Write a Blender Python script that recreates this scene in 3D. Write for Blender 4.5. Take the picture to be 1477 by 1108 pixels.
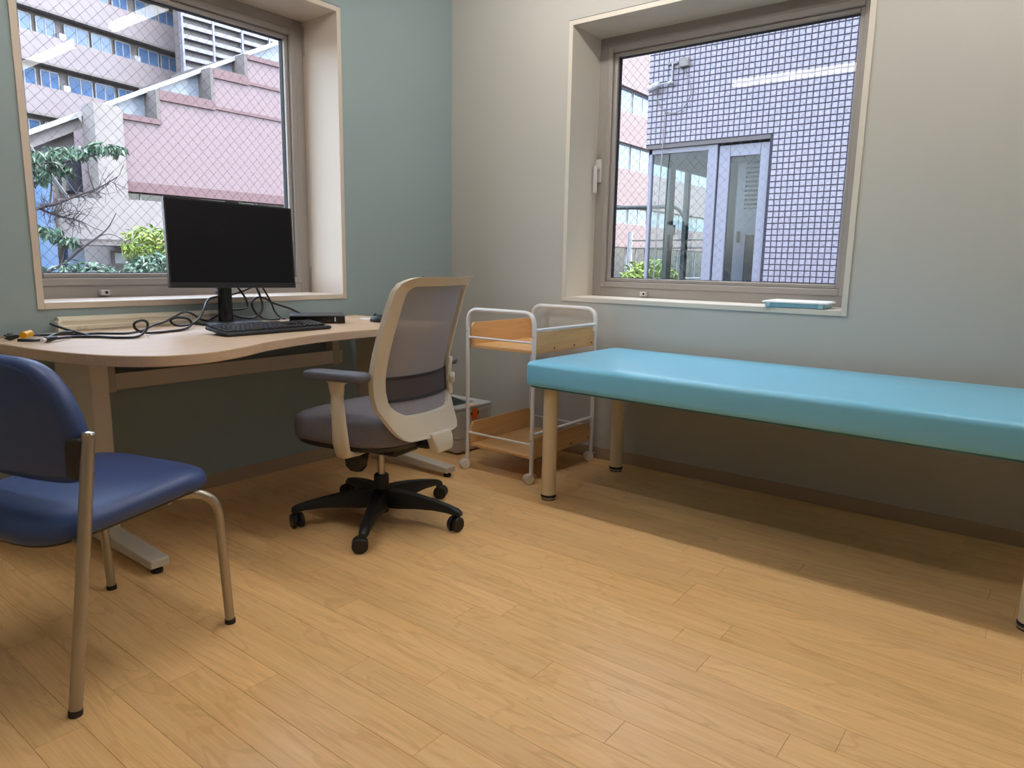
import bpy, bmesh, math, random
from math import pi, sin, cos, radians as RAD
from mathutils import Vector, Matrix, Quaternion
random.seed(7)
SC = bpy.context.scene
for o in list(bpy.data.objects): bpy.data.objects.remove(o, do_unlink=True)
COL = SC.collection

# ------------------------------------------------------------------ camera
CAM_LOC = Vector((-3.1221, -2.88665, 1.00901))
YAW, PITCH, ROLL, FPX = 0.65819, 0.17098, 0.01745, 1012.374
def make_camera():
    f = Vector((cos(PITCH)*cos(YAW), cos(PITCH)*sin(YAW), -sin(PITCH)))
    r = Vector((sin(YAW), -cos(YAW), 0)); u = r.cross(f)
    r2 = cos(ROLL)*r + sin(ROLL)*u; u2 = -sin(ROLL)*r + cos(ROLL)*u
    cd = bpy.data.cameras.new('camera'); cd.sensor_fit = 'HORIZONTAL'; cd.sensor_width = 36.0
    cd.lens = FPX/1477*36.0; cd.clip_start = 0.05; cd.clip_end = 300
    co = bpy.data.objects.new('camera', cd); COL.objects.link(co)
    M = Matrix(((r2.x, u2.x, -f.x), (r2.y, u2.y, -f.y), (r2.z, u2.z, -f.z))).to_4x4()
    M.translation = CAM_LOC; co.matrix_world = M
    SC.camera = co
make_camera()

# ------------------------------------------------------------------ world, sun, exposure
SKY_STRENGTH = 2.2
SUN_STRENGTH = 0.7
TUBE_STRENGTH = 39.0
SC.view_settings.view_transform = 'Standard'
SC.view_settings.look = 'None'
SC.view_settings.gamma = 1.0
SC.view_settings.use_curve_mapping = False
SC.view_settings.exposure = 0.0
def make_world():
    w = bpy.data.worlds.new('sky'); SC.world = w; w.use_nodes = True
    nt = w.node_tree; nt.nodes.clear()
    out = nt.nodes.new('ShaderNodeOutputWorld'); bg = nt.nodes.new('ShaderNodeBackground')
    sk = nt.nodes.new('ShaderNodeTexSky'); sk.sky_type = 'NISHITA'; sk.sun_disc = False
    sk.sun_elevation = RAD(69); sk.sun_rotation = RAD(172); sk.air_density = 1.0; sk.dust_density = 2.5; sk.ozone_density = 1.0
    bg.inputs['Strength'].default_value = SKY_STRENGTH
    hz = nt.nodes.new('ShaderNodeHueSaturation'); hz.inputs['Saturation'].default_value = 0.62      # thin bright haze
    nt.links.new(sk.outputs['Color'], hz.inputs['Color']); nt.links.new(hz.outputs['Color'], bg.inputs['Color']); nt.links.new(bg.outputs['Background'], out.inputs['Surface'])
    sd = bpy.data.lights.new('sun', 'SUN'); sd.energy = SUN_STRENGTH; sd.angle = RAD(0.6); sd.color = (1.0, 0.96, 0.9)
    so = bpy.data.objects.new('sun', sd); COL.objects.link(so)
    d = Vector((0.05, -0.36, 0.93)).normalized()       # towards the sun
    so.rotation_euler = (-d).to_track_quat('-Z', 'Y').to_euler(); so.location = (20, -20, 40)
make_world()

# ------------------------------------------------------------------ helpers
def s2l(c):
    c = c/255.0
    return c/12.92 if c <= 0.04045 else ((c+0.055)/1.055)**2.4
def rgb(r, g, b): return (s2l(r), s2l(g), s2l(b), 1.0)

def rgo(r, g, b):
    c = rgb(r, g, b); return (c[0]*OUT, c[1]*OUT, c[2]*OUT, 1.0)      # outdoor colours darkened so the strong sky light does not clip them
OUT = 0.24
MATS = {}
def M_(name, col, rough=0.5, metal=0.0, var=0.0, vscale=8.0, bump=0.0, bscale=200.0, spec=0.5, rnd=0.0, coat=0.0):
    """plain principled material with a little procedural colour variation and fine relief"""
    m = bpy.data.materials.new(name); m.use_nodes = True; nt = m.node_tree
    b = nt.nodes['Principled BSDF']; b.inputs['Base Color'].default_value = col
    b.inputs['Roughness'].default_value = rough; b.inputs['Metallic'].default_value = metal
    b.inputs['Specular IOR Level'].default_value = spec
    if coat: b.inputs['Coat Weight'].default_value = coat; b.inputs['Coat Roughness'].default_value = 0.15
    tc = nt.nodes.new('ShaderNodeTexCoord')
    if var > 0 or rnd > 0:
        n = nt.nodes.new('ShaderNodeTexNoise'); n.inputs['Scale'].default_value = vscale; n.inputs['Detail'].default_value = 4
        nt.links.new(tc.outputs['Object'], n.inputs['Vector'])
        mr = nt.nodes.new('ShaderNodeMapRange'); mr.inputs['From Min'].default_value = 0.3; mr.inputs['From Max'].default_value = 0.7
        mr.inputs['To Min'].default_value = 1-var; mr.inputs['To Max'].default_value = 1+var
        nt.links.new(n.outputs['Fac'], mr.inputs['Value'])
        hs = nt.nodes.new('ShaderNodeHueSaturation'); hs.inputs['Color'].default_value = col
        val = mr.outputs['Result']
        if rnd > 0:
            oi = nt.nodes.new('ShaderNodeObjectInfo'); m2 = nt.nodes.new('ShaderNodeMapRange')
            m2.inputs['To Min'].default_value = 1-rnd; m2.inputs['To Max'].default_value = 1+rnd
            nt.links.new(oi.outputs['Random'], m2.inputs['Value'])
            mu = nt.nodes.new('ShaderNodeMath'); mu.operation = 'MULTIPLY'
            nt.links.new(val, mu.inputs[0]); nt.links.new(m2.outputs['Result'], mu.inputs[1]); val = mu.outputs[0]
        nt.links.new(val, hs.inputs['Value']); nt.links.new(hs.outputs['Color'], b.inputs['Base Color'])
    if bump > 0:
        n2 = nt.nodes.new('ShaderNodeTexNoise'); n2.inputs['Scale'].default_value = bscale; n2.inputs['Detail'].default_value = 2
        nt.links.new(tc.outputs['Object'], n2.inputs['Vector'])
        bp = nt.nodes.new('ShaderNodeBump'); bp.inputs['Strength'].default_value = bump; bp.inputs['Distance'].default_value = 0.002
        nt.links.new(n2.outputs['Fac'], bp.inputs['Height']); nt.links.new(bp.outputs['Normal'], b.inputs['Normal'])
    MATS[name] = m
    return m

def wood_mat(name, c1, c2, c3, rough=0.4, along='Y', scale=1.0, rnd=0.06, coat=0.0, fig=1.0):
    """wood: long streaks and cathedral figure along one axis, shifted per object"""
    m = bpy.data.materials.new(name); m.use_nodes = True; nt = m.node_tree; L = nt.links
    b = nt.nodes['Principled BSDF']; b.inputs['Roughness'].default_value = rough
    if coat: b.inputs['Coat Weight'].default_value = coat; b.inputs['Coat Roughness'].default_value = 0.12
    tc = nt.nodes.new('ShaderNodeTexCoord'); oi = nt.nodes.new('ShaderNodeObjectInfo')
    mul = nt.nodes.new('ShaderNodeVectorMath'); mul.operation = 'SCALE'; mul.inputs[0].default_value = (37.0, 53.0, 71.0)
    L.new(oi.outputs['Random'], mul.inputs['Scale'])
    add = nt.nodes.new('ShaderNodeVectorMath'); add.operation = 'ADD'
    L.new(tc.outputs['Object'], add.inputs[0]); L.new(mul.outputs[0], add.inputs[1])
    def streak(sx, sy, detail, dist):
        mp = nt.nodes.new('ShaderNodeMapping')
        s = (sx*scale, sy*scale, sx*scale) if along == 'Y' else (sy*scale, sx*scale, sx*scale)
        mp.inputs['Scale'].default_value = s; L.new(add.outputs[0], mp.inputs['Vector'])
        n = nt.nodes.new('ShaderNodeTexNoise'); n.inputs['Scale'].default_value = 1.0; n.inputs['Detail'].default_value = detail
        n.inputs['Distortion'].default_value = dist
        L.new(mp.outputs[0], n.inputs['Vector']); return n.outputs['Fac']
    a = streak(60, 2.2, 5, 0.3); bb = streak(10, 1.6, 3, 1.2); c = streak(230, 7, 2, 0.0)
    # growth rings: sine of a smooth distorted field
    ml = nt.nodes.new('ShaderNodeMath'); ml.operation = 'MULTIPLY'; ml.inputs[1].default_value = 34.0; L.new(bb, ml.inputs[0])
    sn = nt.nodes.new('ShaderNodeMath'); sn.operation = 'SINE'; L.new(ml.outputs[0], sn.inputs[0])
    pw = nt.nodes.new('ShaderNodeMapRange'); pw.inputs['From Min'].default_value = 0.75; pw.inputs['From Max'].default_value = 1.0
    pw.inputs['To Max'].default_value = 0.28*fig; L.new(sn.outputs[0], pw.inputs['Value'])
    r1 = nt.nodes.new('ShaderNodeMix'); r1.data_type = 'RGBA'; r1.inputs[6].default_value = c1; r1.inputs[7].default_value = c2
    mr = nt.nodes.new('ShaderNodeMapRange'); mr.inputs['From Min'].default_value = 0.35; mr.inputs['From Max'].default_value = 0.65
    L.new(a, mr.inputs['Value']); L.new(mr.outputs['Result'], r1.inputs[0])
    r2 = nt.nodes.new('ShaderNodeMix'); r2.data_type = 'RGBA'; r2.inputs[7].default_value = c3
    L.new(r1.outputs[2], r2.inputs[6]); L.new(pw.outputs['Result'], r2.inputs[0])
    mc = nt.nodes.new('ShaderNodeMapRange'); mc.inputs['From Min'].default_value = 0.3; mc.inputs['From Max'].default_value = 0.7
    mc.inputs['To Min'].default_value = 0.94; mc.inputs['To Max'].default_value = 1.05; L.new(c, mc.inputs['Value'])
    m2 = nt.nodes.new('ShaderNodeMapRange'); m2.inputs['To Min'].default_value = 1-rnd; m2.inputs['To Max'].default_value = 1+rnd
    wn = nt.nodes.new('ShaderNodeTexWhiteNoise'); wn.noise_dimensions = '1D'; L.new(oi.outputs['Random'], wn.inputs['W'])
    L.new(wn.outputs['Value'], m2.inputs['Value'])
    mu = nt.nodes.new('ShaderNodeMath'); mu.operation = 'MULTIPLY'; L.new(mc.outputs['Result'], mu.inputs[0]); L.new(m2.outputs['Result'], mu.inputs[1])
    hs = nt.nodes.new('ShaderNodeHueSaturation'); L.new(r2.outputs[2], hs.inputs['Color']); L.new(mu.outputs[0], hs.inputs['Value'])
    L.new(hs.outputs['Color'], b.inputs['Base Color'])
    MATS[name] = m
    return m

def brick_mat(name, c1, c2, mortar, w, h, msize, rough=0.6, offset=0.5, swap='XZ'):
    m = bpy.data.materials.new(name); m.use_nodes = True; nt = m.node_tree; L = nt.links
    b = nt.nodes['Principled BSDF']; b.inputs['Roughness'].default_value = rough
    tc = nt.nodes.new('ShaderNodeTexCoord'); sp = nt.nodes.new('ShaderNodeSeparateXYZ'); cb = nt.nodes.new('ShaderNodeCombineXYZ')
    L.new(tc.outputs['Object'], sp.inputs[0]); L.new(sp.outputs[swap[0]], cb.inputs['X']); L.new(sp.outputs[swap[1]], cb.inputs['Y'])
    t = nt.nodes.new('ShaderNodeTexBrick'); t.offset = offset
    t.inputs['Color1'].default_value = c1; t.inputs['Color2'].default_value = c2; t.inputs['Mortar'].default_value = mortar
    t.inputs['Scale'].default_value = 1.0; t.inputs['Brick Width'].default_value = w; t.inputs['Row Height'].default_value = h
    t.inputs['Mortar Size'].default_value = msize; t.inputs['Mortar Smooth'].default_value = 0.1
    L.new(cb.outputs[0], t.inputs['Vector']); L.new(t.outputs['Color'], b.inputs['Base Color'])
    MATS[name] = m
    return m

def glass_mat(name, tint=(1, 1, 1, 1), refl=1.0, rough=0.0):
    m = bpy.data.materials.new(name); m.use_nodes = True; nt = m.node_tree; L = nt.links; nt.nodes.clear()
    out = nt.nodes.new('ShaderNodeOutputMaterial'); mix = nt.nodes.new('ShaderNodeMixShader')
    tr = nt.nodes.new('ShaderNodeBsdfTransparent'); gl = nt.nodes.new('ShaderNodeBsdfGlossy'); fr = nt.nodes.new('ShaderNodeFresnel')
    tr.inputs['Color'].default_value = tint; gl.inputs['Roughness'].default_value = rough; fr.inputs['IOR'].default_value = 1.45
    mu = nt.nodes.new('ShaderNodeMath'); mu.operation = 'MULTIPLY'; mu.inputs[1].default_value = refl
    L.new(fr.outputs[0], mu.inputs[0]); L.new(mu.outputs[0], mix.inputs[0])
    L.new(tr.outputs[0], mix.inputs[1]); L.new(gl.outputs[0], mix.inputs[2]); L.new(mix.outputs[0], out.inputs['Surface'])
    MATS[name] = m
    return m

def mesh_fabric(name, col, alpha):
    m = bpy.data.materials.new(name); m.use_nodes = True; nt = m.node_tree; L = nt.links; nt.nodes.clear()
    out = nt.nodes.new('ShaderNodeOutputMaterial'); mix = nt.nodes.new('ShaderNodeMixShader')
    tr = nt.nodes.new('ShaderNodeBsdfTransparent'); b = nt.nodes.new('ShaderNodeBsdfPrincipled')
    b.inputs['Base Color'].default_value = col; b.inputs['Roughness'].default_value = 0.75
    mix.inputs[0].default_value = alpha
    L.new(tr.outputs[0], mix.inputs[1]); L.new(b.outputs[0], mix.inputs[2]); L.new(mix.outputs[0], out.inputs['Surface'])
    MATS[name] = m
    return m

def emit_mat(name, col, strength):
    m = bpy.data.materials.new(name); m.use_nodes = True; nt = m.node_tree; nt.nodes.clear()
    out = nt.nodes.new('ShaderNodeOutputMaterial'); e = nt.nodes.new('ShaderNodeEmission')
    e.inputs['Color'].default_value = col; e.inputs['Strength'].default_value = strength
    nt.links.new(e.outputs[0], out.inputs['Surface']); MATS[name] = m
    return m

def leaf_mat(name, c1, c2, c3):
    m = bpy.data.materials.new(name); m.use_nodes = True; nt = m.node_tree; L = nt.links
    b = nt.nodes['Principled BSDF']; b.inputs['Roughness'].default_value = 0.45
    tc = nt.nodes.new('ShaderNodeTexCoord'); n = nt.nodes.new('ShaderNodeTexNoise'); n.inputs['Scale'].default_value = 9.0; n.inputs['Detail'].default_value = 3
    L.new(tc.outputs['Object'], n.inputs['Vector'])
    cr = nt.nodes.new('ShaderNodeValToRGB'); cr.color_ramp.elements[0].position = 0.32; cr.color_ramp.elements[0].color = c1
    cr.color_ramp.elements[1].position = 0.7; cr.color_ramp.elements[1].color = c3
    e = cr.color_ramp.elements.new(0.5); e.color = c2
    L.new(n.outputs['Fac'], cr.inputs[0]); L.new(cr.outputs[0], b.inputs['Base Color'])
    b.inputs['Transmission Weight'].default_value = 0.0
    b.inputs['Subsurface Weight'].default_value = 0.0
    MATS[name] = m
    return m

class MB:
    """collects geometry for ONE mesh object"""
    def __init__(s): s.v = []; s.f = []
    def add(s, vs, fs):
        o = len(s.v); s.v += [tuple(p) for p in vs]; s.f += [tuple(i+o for i in f) for f in fs]
    def bx(s, x0, x1, y0, y1, z0, z1, R=None, c=None):
        vs = [Vector((x, y, z)) for z in (z0, z1) for y in (y0, y1) for x in (x0, x1)]
        if R is not None:
            c = Vector(c) if c else Vector(((x0+x1)/2, (y0+y1)/2, (z0+z1)/2))
            vs = [R @ (p-c)+c for p in vs]
        s.add(vs, [(0, 2, 3, 1), (4, 5, 7, 6), (0, 1, 5, 4), (2, 6, 7, 3), (0, 4, 6, 2), (1, 3, 7, 5)]); return s
    def cbox(s, c, size, R=None):
        c = Vector(c); h = Vector(size)/2
        return s.bx(c.x-h.x, c.x+h.x, c.y-h.y, c.y+h.y, c.z-h.z, c.z+h.z, R, c)
    def loft(s, rings, cap0=True, cap1=True, closed=True):
        n = len(rings[0]); o = len(s.v)
        for r in rings: s.v += [tuple(p) for p in r]
        for i in range(len(rings)-1):
            for j in range(n if closed else n-1):
                a = o+i*n+j; b = o+i*n+(j+1) % n
                s.f.append((a, b, b+n, a+n))
        if cap0: s.f.append(tuple(o+j for j in reversed(range(n))))
        if cap1: s.f.append(tuple(o+(len(rings)-1)*n+j for j in range(n)))
        return s
    def cyl(s, p0, p1, r0, r1=None, n=16):
        p0 = Vector(p0); p1 = Vector(p1); r1 = r0 if r1 is None else r1
        q = (p1-p0).to_track_quat('Z', 'Y')
        rings = [[p+q @ Vector((r*cos(2*pi*k/n), r*sin(2*pi*k/n), 0)) for k in range(n)] for p, r in ((p0, r0), (p1, r1))]
        return s.loft(rings)
    def lathe(s, prof, c=(0, 0, 0), axis=(0, 0, 1), n=24):
        c = Vector(c); q = Vector(axis).to_track_quat('Z', 'Y')
        rings = [[c+q @ Vector((r*cos(2*pi*k/n), r*sin(2*pi*k/n), z)) for k in range(n)] for r, z in prof]
        return s.loft(rings)
    def tube(s, pts, r, n=10, closed=False, flat=None):
        pts = [Vector(p) for p in pts]; N = len(pts)
        def tan(i):
            if closed: return (pts[(i+1) % N]-pts[i-1]).normalized()
            return (pts[min(i+1, N-1)]-pts[max(i-1, 0)]).normalized()
        t = tan(0); ref = Vector((0, 0, 1)) if abs(t.z) < 0.9 else Vector((1, 0, 0))
        u = t.cross(ref).normalized(); rings = []
        for i in range(N):
            t2 = tan(i); q = t.rotation_difference(t2); u = (q @ u); u = (u-t2*u.dot(t2)).normalized(); w = t2.cross(u); t = t2
            rr = r[i] if isinstance(r, (list, tuple)) else r
            rings.append([pts[i]+u*rr*cos(2*pi*k/n)+w*(rr*(flat or 1))*sin(2*pi*k/n) for k in range(n)])
        if closed: rings.append(rings[0]); return s.loft(rings, False, False)
        return s.loft(rings)
    def prism(s, poly, z0, z1):
        return s.loft([[(x, y, z0) for x, y in poly], [(x, y, z1) for x, y in poly]])
    def xform(s, Mx):
        s.v = [tuple(Mx @ Vector(p)) for p in s.v]; return s
    def obj(s, name, mat, parent=None, loc=(0, 0, 0), rot=(0, 0, 0), smooth=35, bevel=0, seg=2):
        me = bpy.data.meshes.new(name); me.from_pydata(s.v, [], s.f); me.update()
        me.materials.append(MATS[mat] if isinstance(mat, str) else mat)
        if smooth:
            me.shade_smooth(); me.set_sharp_from_angle(angle=RAD(smooth))
        o = bpy.data.objects.new(name, me); COL.objects.link(o)
        o.location = loc; o.rotation_euler = rot
        if parent: o.parent = parent
        if bevel:
            b = o.modifiers.new('bevel', 'BEVEL'); b.width = bevel; b.segments = seg; b.limit_method = 'ANGLE'; b.angle_limit = RAD(40)
            b.harden_normals = False
        return o

def tag(o, label, cat, group=None):
    o['label'] = label; o['category'] = cat
    if group: o['group'] = group
    return o
def struct(o): o['kind'] = 'structure'; return o
def stuff(o): o['kind'] = 'stuff'; return o
def empty(name, loc=(0, 0, 0), rz=0):
    o = bpy.data.objects.new(name, None); o.empty_display_size = 0.1; COL.objects.link(o)
    o.location = loc; o.rotation_euler = (0, 0, rz); return o
def share(o, parent, loc=None, rot=None):
    c = o.copy(); COL.objects.link(c); c.parent = parent
    if loc is not None: c.location = loc
    if rot is not None: c.rotation_euler = rot
    return c
def catmull(P, k=8, closed=False):
    P = [Vector(p) for p in P]; n = len(P); out = []
    rng = range(n) if closed else range(n-1)
    for i in rng:
        a = P[i-1] if (closed or i > 0) else P[0]*2-P[1]
        b = P[i]; c = P[(i+1) % n]; d = P[(i+2) % n] if (closed or i+2 < n) else P[-1]*2-P[-2]
        for j in range(k):
            t = j/k
            out.append(0.5*((2*b)+(c-a)*t+(2*a-5*b+4*c-d)*t*t+(3*b-a-3*c+d)*t**3))
    if not closed: out.append(P[-1])
    return out
def rrect(w, h, r, n=6, cx=0, cy=0):
    out = []
    for qx, qy, a0 in ((1, 1, 0), (-1, 1, 90), (-1, -1, 180), (1, -1, 270)):
        for k in range(n+1):
            a = RAD(a0+90*k/n); out.append((cx+qx*(w/2-r)+r*cos(a), cy+qy*(h/2-r)+r*sin(a)))
    return out
def fillet(P, r, k=6):
    """polyline with rounded corners"""
    P = [Vector(p) for p in P]; out = [P[0]]
    for i in range(1, len(P)-1):
        a = (P[i-1]-P[i]); b = (P[i+1]-P[i]); d = min(r, a.length*.49, b.length*.49)
        p = P[i]+a.normalized()*d; q = P[i]+b.normalized()*d
        for j in range(k+1):
            t = j/k; out.append(p*(1-t)**2+P[i]*2*t*(1-t)+q*t*t)
    out.append(P[-1]); return out

# ------------------------------------------------------------------ materials
M_('paint_green', rgb(146, 162, 163), 0.7, var=0.015, vscale=1.5, bump=0.12, bscale=350)
M_('paint_cream', rgb(178, 175, 167), 0.7, var=0.012, vscale=1.5, bump=0.12, bscale=350)
M_('paint_white', rgb(225, 222, 214), 0.8, var=0.01, bump=0.1)
M_('skirting_vinyl', rgb(168, 148, 126), 0.55, var=0.02)
wood_mat('floor_wood', rgb(246, 202, 143), rgb(239, 191, 130), rgb(206, 153, 94), rough=0.31, along='Y', rnd=0.06)
M_('floor_joint', rgb(190, 142, 90), 0.8)
M_('reveal_wood', rgb(208, 194, 178), 0.5, var=0.012, vscale=3)
M_('reveal_cream', rgb(204, 196, 182), 0.5, var=0.01)
M_('aluminium_taupe', rgb(154, 147, 141), 0.4, metal=0.1, var=0.02)
M_('gasket', rgb(22, 21, 24), 0.7)
glass_mat('window_glass', (0.97, 0.985, 0.98, 1), 0.24)
M_('wire_steel', rgb(104, 96, 102), 0.6, metal=0.2)
M_('handle_grey', rgb(196, 194, 190), 0.35)
M_('steel_satin', rgb(180, 176, 168), 0.3, metal=0.9)
wood_mat('desk_wood', rgb(212, 184, 154), rgb(205, 175, 143), rgb(186, 152, 118), rough=0.45, along='X', scale=0.8, rnd=0.0, fig=0.5)
MATS['desk_wood'].node_tree.nodes['Principled BSDF'].inputs['Specular IOR Level'].default_value = 0.9
M_('powder_white', rgb(205, 198, 186), 0.45, var=0.01)
M_('powder_grey', rgb(190, 184, 174), 0.45, var=0.01)
M_('black_plastic', rgb(24, 24, 27), 0.45, bump=0.1, bscale=600)
M_('black_gloss', rgb(14, 14, 17), 0.16)
M_('screen_black', rgb(17, 16, 20), 0.35, spec=0.2)
M_('key_black', rgb(34, 34, 40), 0.35)
M_('cable_black', rgb(18, 18, 22), 0.4)
M_('yellow_tag', rgb(228, 168, 20), 0.4)
M_('paper_white', rgb(236, 236, 236), 0.6)
M_('chair_blue', rgb(58, 79, 130), 0.42, var=0.02, bump=0.12, bscale=400)
M_('chair_pan', rgb(50, 46, 46), 0.6)
M_('chrome_satin', rgb(172, 164, 152), 0.33, metal=0.75)
M_('shell_white', rgb(214, 206, 190), 0.45, var=0.012)
M_('seat_grey', rgb(112, 110, 120), 0.85, var=0.05, vscale=60, bump=0.4, bscale=900)
M_('armpad_slate', rgb(96, 98, 110), 0.6, bump=0.1)
mesh_fabric('mesh_grey', rgb(152, 150, 160), 0.88)
M_('lumbar_dark', rgb(74, 70, 76), 0.7)
M_('lumbar_edge', rgb(48, 46, 54), 0.6)
M_('bed_vinyl', rgb(124, 196, 226), 0.30, var=0.012, bump=0.12, bscale=260)
M_('bed_hem', rgb(58, 120, 128), 0.6)
M_('leg_cream', rgb(226, 208, 176), 0.4)
M_('rubber_black', rgb(20, 20, 20), 0.6)
M_('tube_white', rgb(226, 224, 224), 0.35)
wood_mat('cart_wood', rgb(222, 178, 124), rgb(213, 166, 110), rgb(190, 140, 86), rough=0.45, along='X', scale=1.5, rnd=0.02, fig=0.5)
M_('caster_white', rgb(232, 224, 216), 0.4)
M_('printer_grey', rgb(196, 198, 198), 0.5)
M_('printer_dark', rgb(40, 42, 46), 0.5)
M_('tape_orange', rgb(226, 100, 24), 0.45)
M_('tape_pale', rgb(246, 190, 150), 0.45)
M_('tray_blue', rgb(150, 186, 196), 0.4)
M_('trunking_cream', rgb(222, 214, 194), 0.5)
M_('print_grey', rgb(150, 142, 128), 0.7)
emit_mat('tube_light', (1.0, 0.975, 0.95, 1), TUBE_STRENGTH)
# outside
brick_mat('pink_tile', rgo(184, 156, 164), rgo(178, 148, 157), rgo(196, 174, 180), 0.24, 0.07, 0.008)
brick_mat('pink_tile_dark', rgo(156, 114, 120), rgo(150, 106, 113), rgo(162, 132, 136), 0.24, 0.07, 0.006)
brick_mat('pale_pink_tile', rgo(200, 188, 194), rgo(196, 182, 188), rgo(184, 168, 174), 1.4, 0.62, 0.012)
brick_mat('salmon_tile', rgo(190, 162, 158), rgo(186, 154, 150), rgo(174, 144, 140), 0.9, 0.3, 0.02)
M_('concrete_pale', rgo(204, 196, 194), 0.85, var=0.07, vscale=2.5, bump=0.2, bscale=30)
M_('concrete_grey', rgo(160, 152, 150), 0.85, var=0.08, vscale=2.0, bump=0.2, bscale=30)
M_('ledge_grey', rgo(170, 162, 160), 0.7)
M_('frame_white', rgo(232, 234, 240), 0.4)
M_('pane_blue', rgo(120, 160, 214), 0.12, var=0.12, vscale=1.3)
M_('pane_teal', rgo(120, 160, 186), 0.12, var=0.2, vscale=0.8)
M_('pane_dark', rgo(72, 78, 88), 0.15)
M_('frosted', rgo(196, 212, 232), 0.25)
M_('tile_lilac', rgo(224, 216, 236), 0.3, var=0.05, vscale=3.0, rnd=0.05)  # slow noise patches stand in for uneven reflections on the tiles
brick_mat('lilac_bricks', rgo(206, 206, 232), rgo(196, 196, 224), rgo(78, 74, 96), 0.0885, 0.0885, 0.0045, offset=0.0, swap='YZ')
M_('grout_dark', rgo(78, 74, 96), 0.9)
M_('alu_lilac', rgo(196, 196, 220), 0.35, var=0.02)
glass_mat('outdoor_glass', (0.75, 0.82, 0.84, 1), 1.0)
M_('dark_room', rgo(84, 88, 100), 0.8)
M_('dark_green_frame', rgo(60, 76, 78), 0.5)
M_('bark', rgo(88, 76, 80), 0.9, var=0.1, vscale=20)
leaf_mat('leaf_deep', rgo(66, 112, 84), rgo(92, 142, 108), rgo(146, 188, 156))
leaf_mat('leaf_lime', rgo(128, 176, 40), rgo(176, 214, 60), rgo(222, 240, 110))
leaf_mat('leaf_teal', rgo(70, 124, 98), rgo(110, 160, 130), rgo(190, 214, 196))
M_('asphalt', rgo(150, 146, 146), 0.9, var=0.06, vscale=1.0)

# ------------------------------------------------------------------ room shell
XW, YW, HC = -4.6, -4.0, 2.58           # far walls behind the camera, ceiling height
WT = 0.36                               # outer wall thickness
LX0, LX1, WZ0, WZ1 = -2.174, -0.789, 0.815, 2.197      # opening in the back wall (outer side of the lining)
RY0, RY1 = -2.202, -0.798                               # opening in the right wall
def room():
    b = MB(); b.bx(XW, LX0, 0, WT, 0, HC); b.bx(LX1, 0.0, 0, WT, 0, HC); b.bx(LX0, LX1, 0, WT, 0, WZ0); b.bx(LX0, LX1, 0, WT, WZ1, HC)
    struct(b.obj('wall_back', 'paint_green', smooth=0))
    b = MB(); b.bx(0, WT, YW, RY0, 0, HC); b.bx(0, WT, RY1, WT, 0, HC); b.bx(0, WT, RY0, RY1, 0, WZ0); b.bx(0, WT, RY0, RY1, WZ1, HC)
    struct(b.obj('wall_right', 'paint_cream', smooth=0))
    struct(MB().bx(XW-.15, XW, YW, WT, 0, HC).obj('wall_left', 'paint_cream', smooth=0))
    struct(MB().bx(XW-.15, WT, YW-.15, YW, 0, HC).obj('wall_front', 'paint_cream', smooth=0))
    struct(MB().bx(XW-.15, WT, YW-.15, WT, HC, HC+.15).obj('ceiling', 'paint_white', smooth=0))
    # skirting
    struct(MB().bx(XW, -0.004, -0.006, 0, 0, 0.062).obj('baseboard_back', 'skirting_vinyl', bevel=.002))
    struct(MB().bx(-0.006, 0, YW, -0.006, 0, 0.062).obj('baseboard_right', 'skirting_vinyl', bevel=.002))
    # floor and its planks
    fl = struct(MB().bx(XW-.15, WT, YW-.15, WT, -0.2, -0.004).obj('floor', 'floor_joint', smooth=0))
    W, Ln, gap = 0.0955, 0.91, 0.0004
    rows = {}
    known = {15: -2.27, 17: -2.53, 18: -1.967, 19: -1.317, 20: -1.785, 21: -1.588, 22: -1.94, 23: -1.472}
    cache = {}
    x = -0.0175; i = 0
    while x > XW:
        x1 = x if i else 0.0
        x0 = max(x-W, XW)
        key = int(round((-x-W/2+0.0175)/W))
        j0 = known.get(i, -random.random()*Ln*3)
        # joints at j0 + k*Ln
        ys = [0.0]; k = math.floor((0.0-j0)/Ln)
        y = j0+k*Ln
        while y > YW:
            if ys[-1]-y > 0.04: ys.append(y)
            y -= Ln
        ys.append(YW)
        for a, b2 in zip(ys[:-1], ys[1:]):
            w_, l_ = round(x1-x0-gap, 4), round(a-b2-gap, 4)
            if w_ < .01: continue
            kk = (w_, l_)
            if kk not in cache:
                m = MB(); e = 0.0006; h = 0.004
                lo = [(-w_/2, -l_/2, -h), (w_/2, -l_/2, -h), (w_/2, l_/2, -h), (-w_/2, l_/2, -h)]
                mi = [(p[0], p[1], -0.0010) for p in lo]
                hi = [(p[0]-math.copysign(e, p[0]), p[1]-math.copysign(e, p[1]), 0) for p in lo]
                m.loft([lo, mi, hi]); o = m.obj('plank', 'floor_wood', fl, smooth=0)
                cache[kk] = o; o.location = ((x0+x1)/2, (a+b2)/2, 0)
            else:
                share(cache[kk], fl, ((x0+x1)/2, (a+b2)/2, 0))
        x = x0; i += 1
room()

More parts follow.
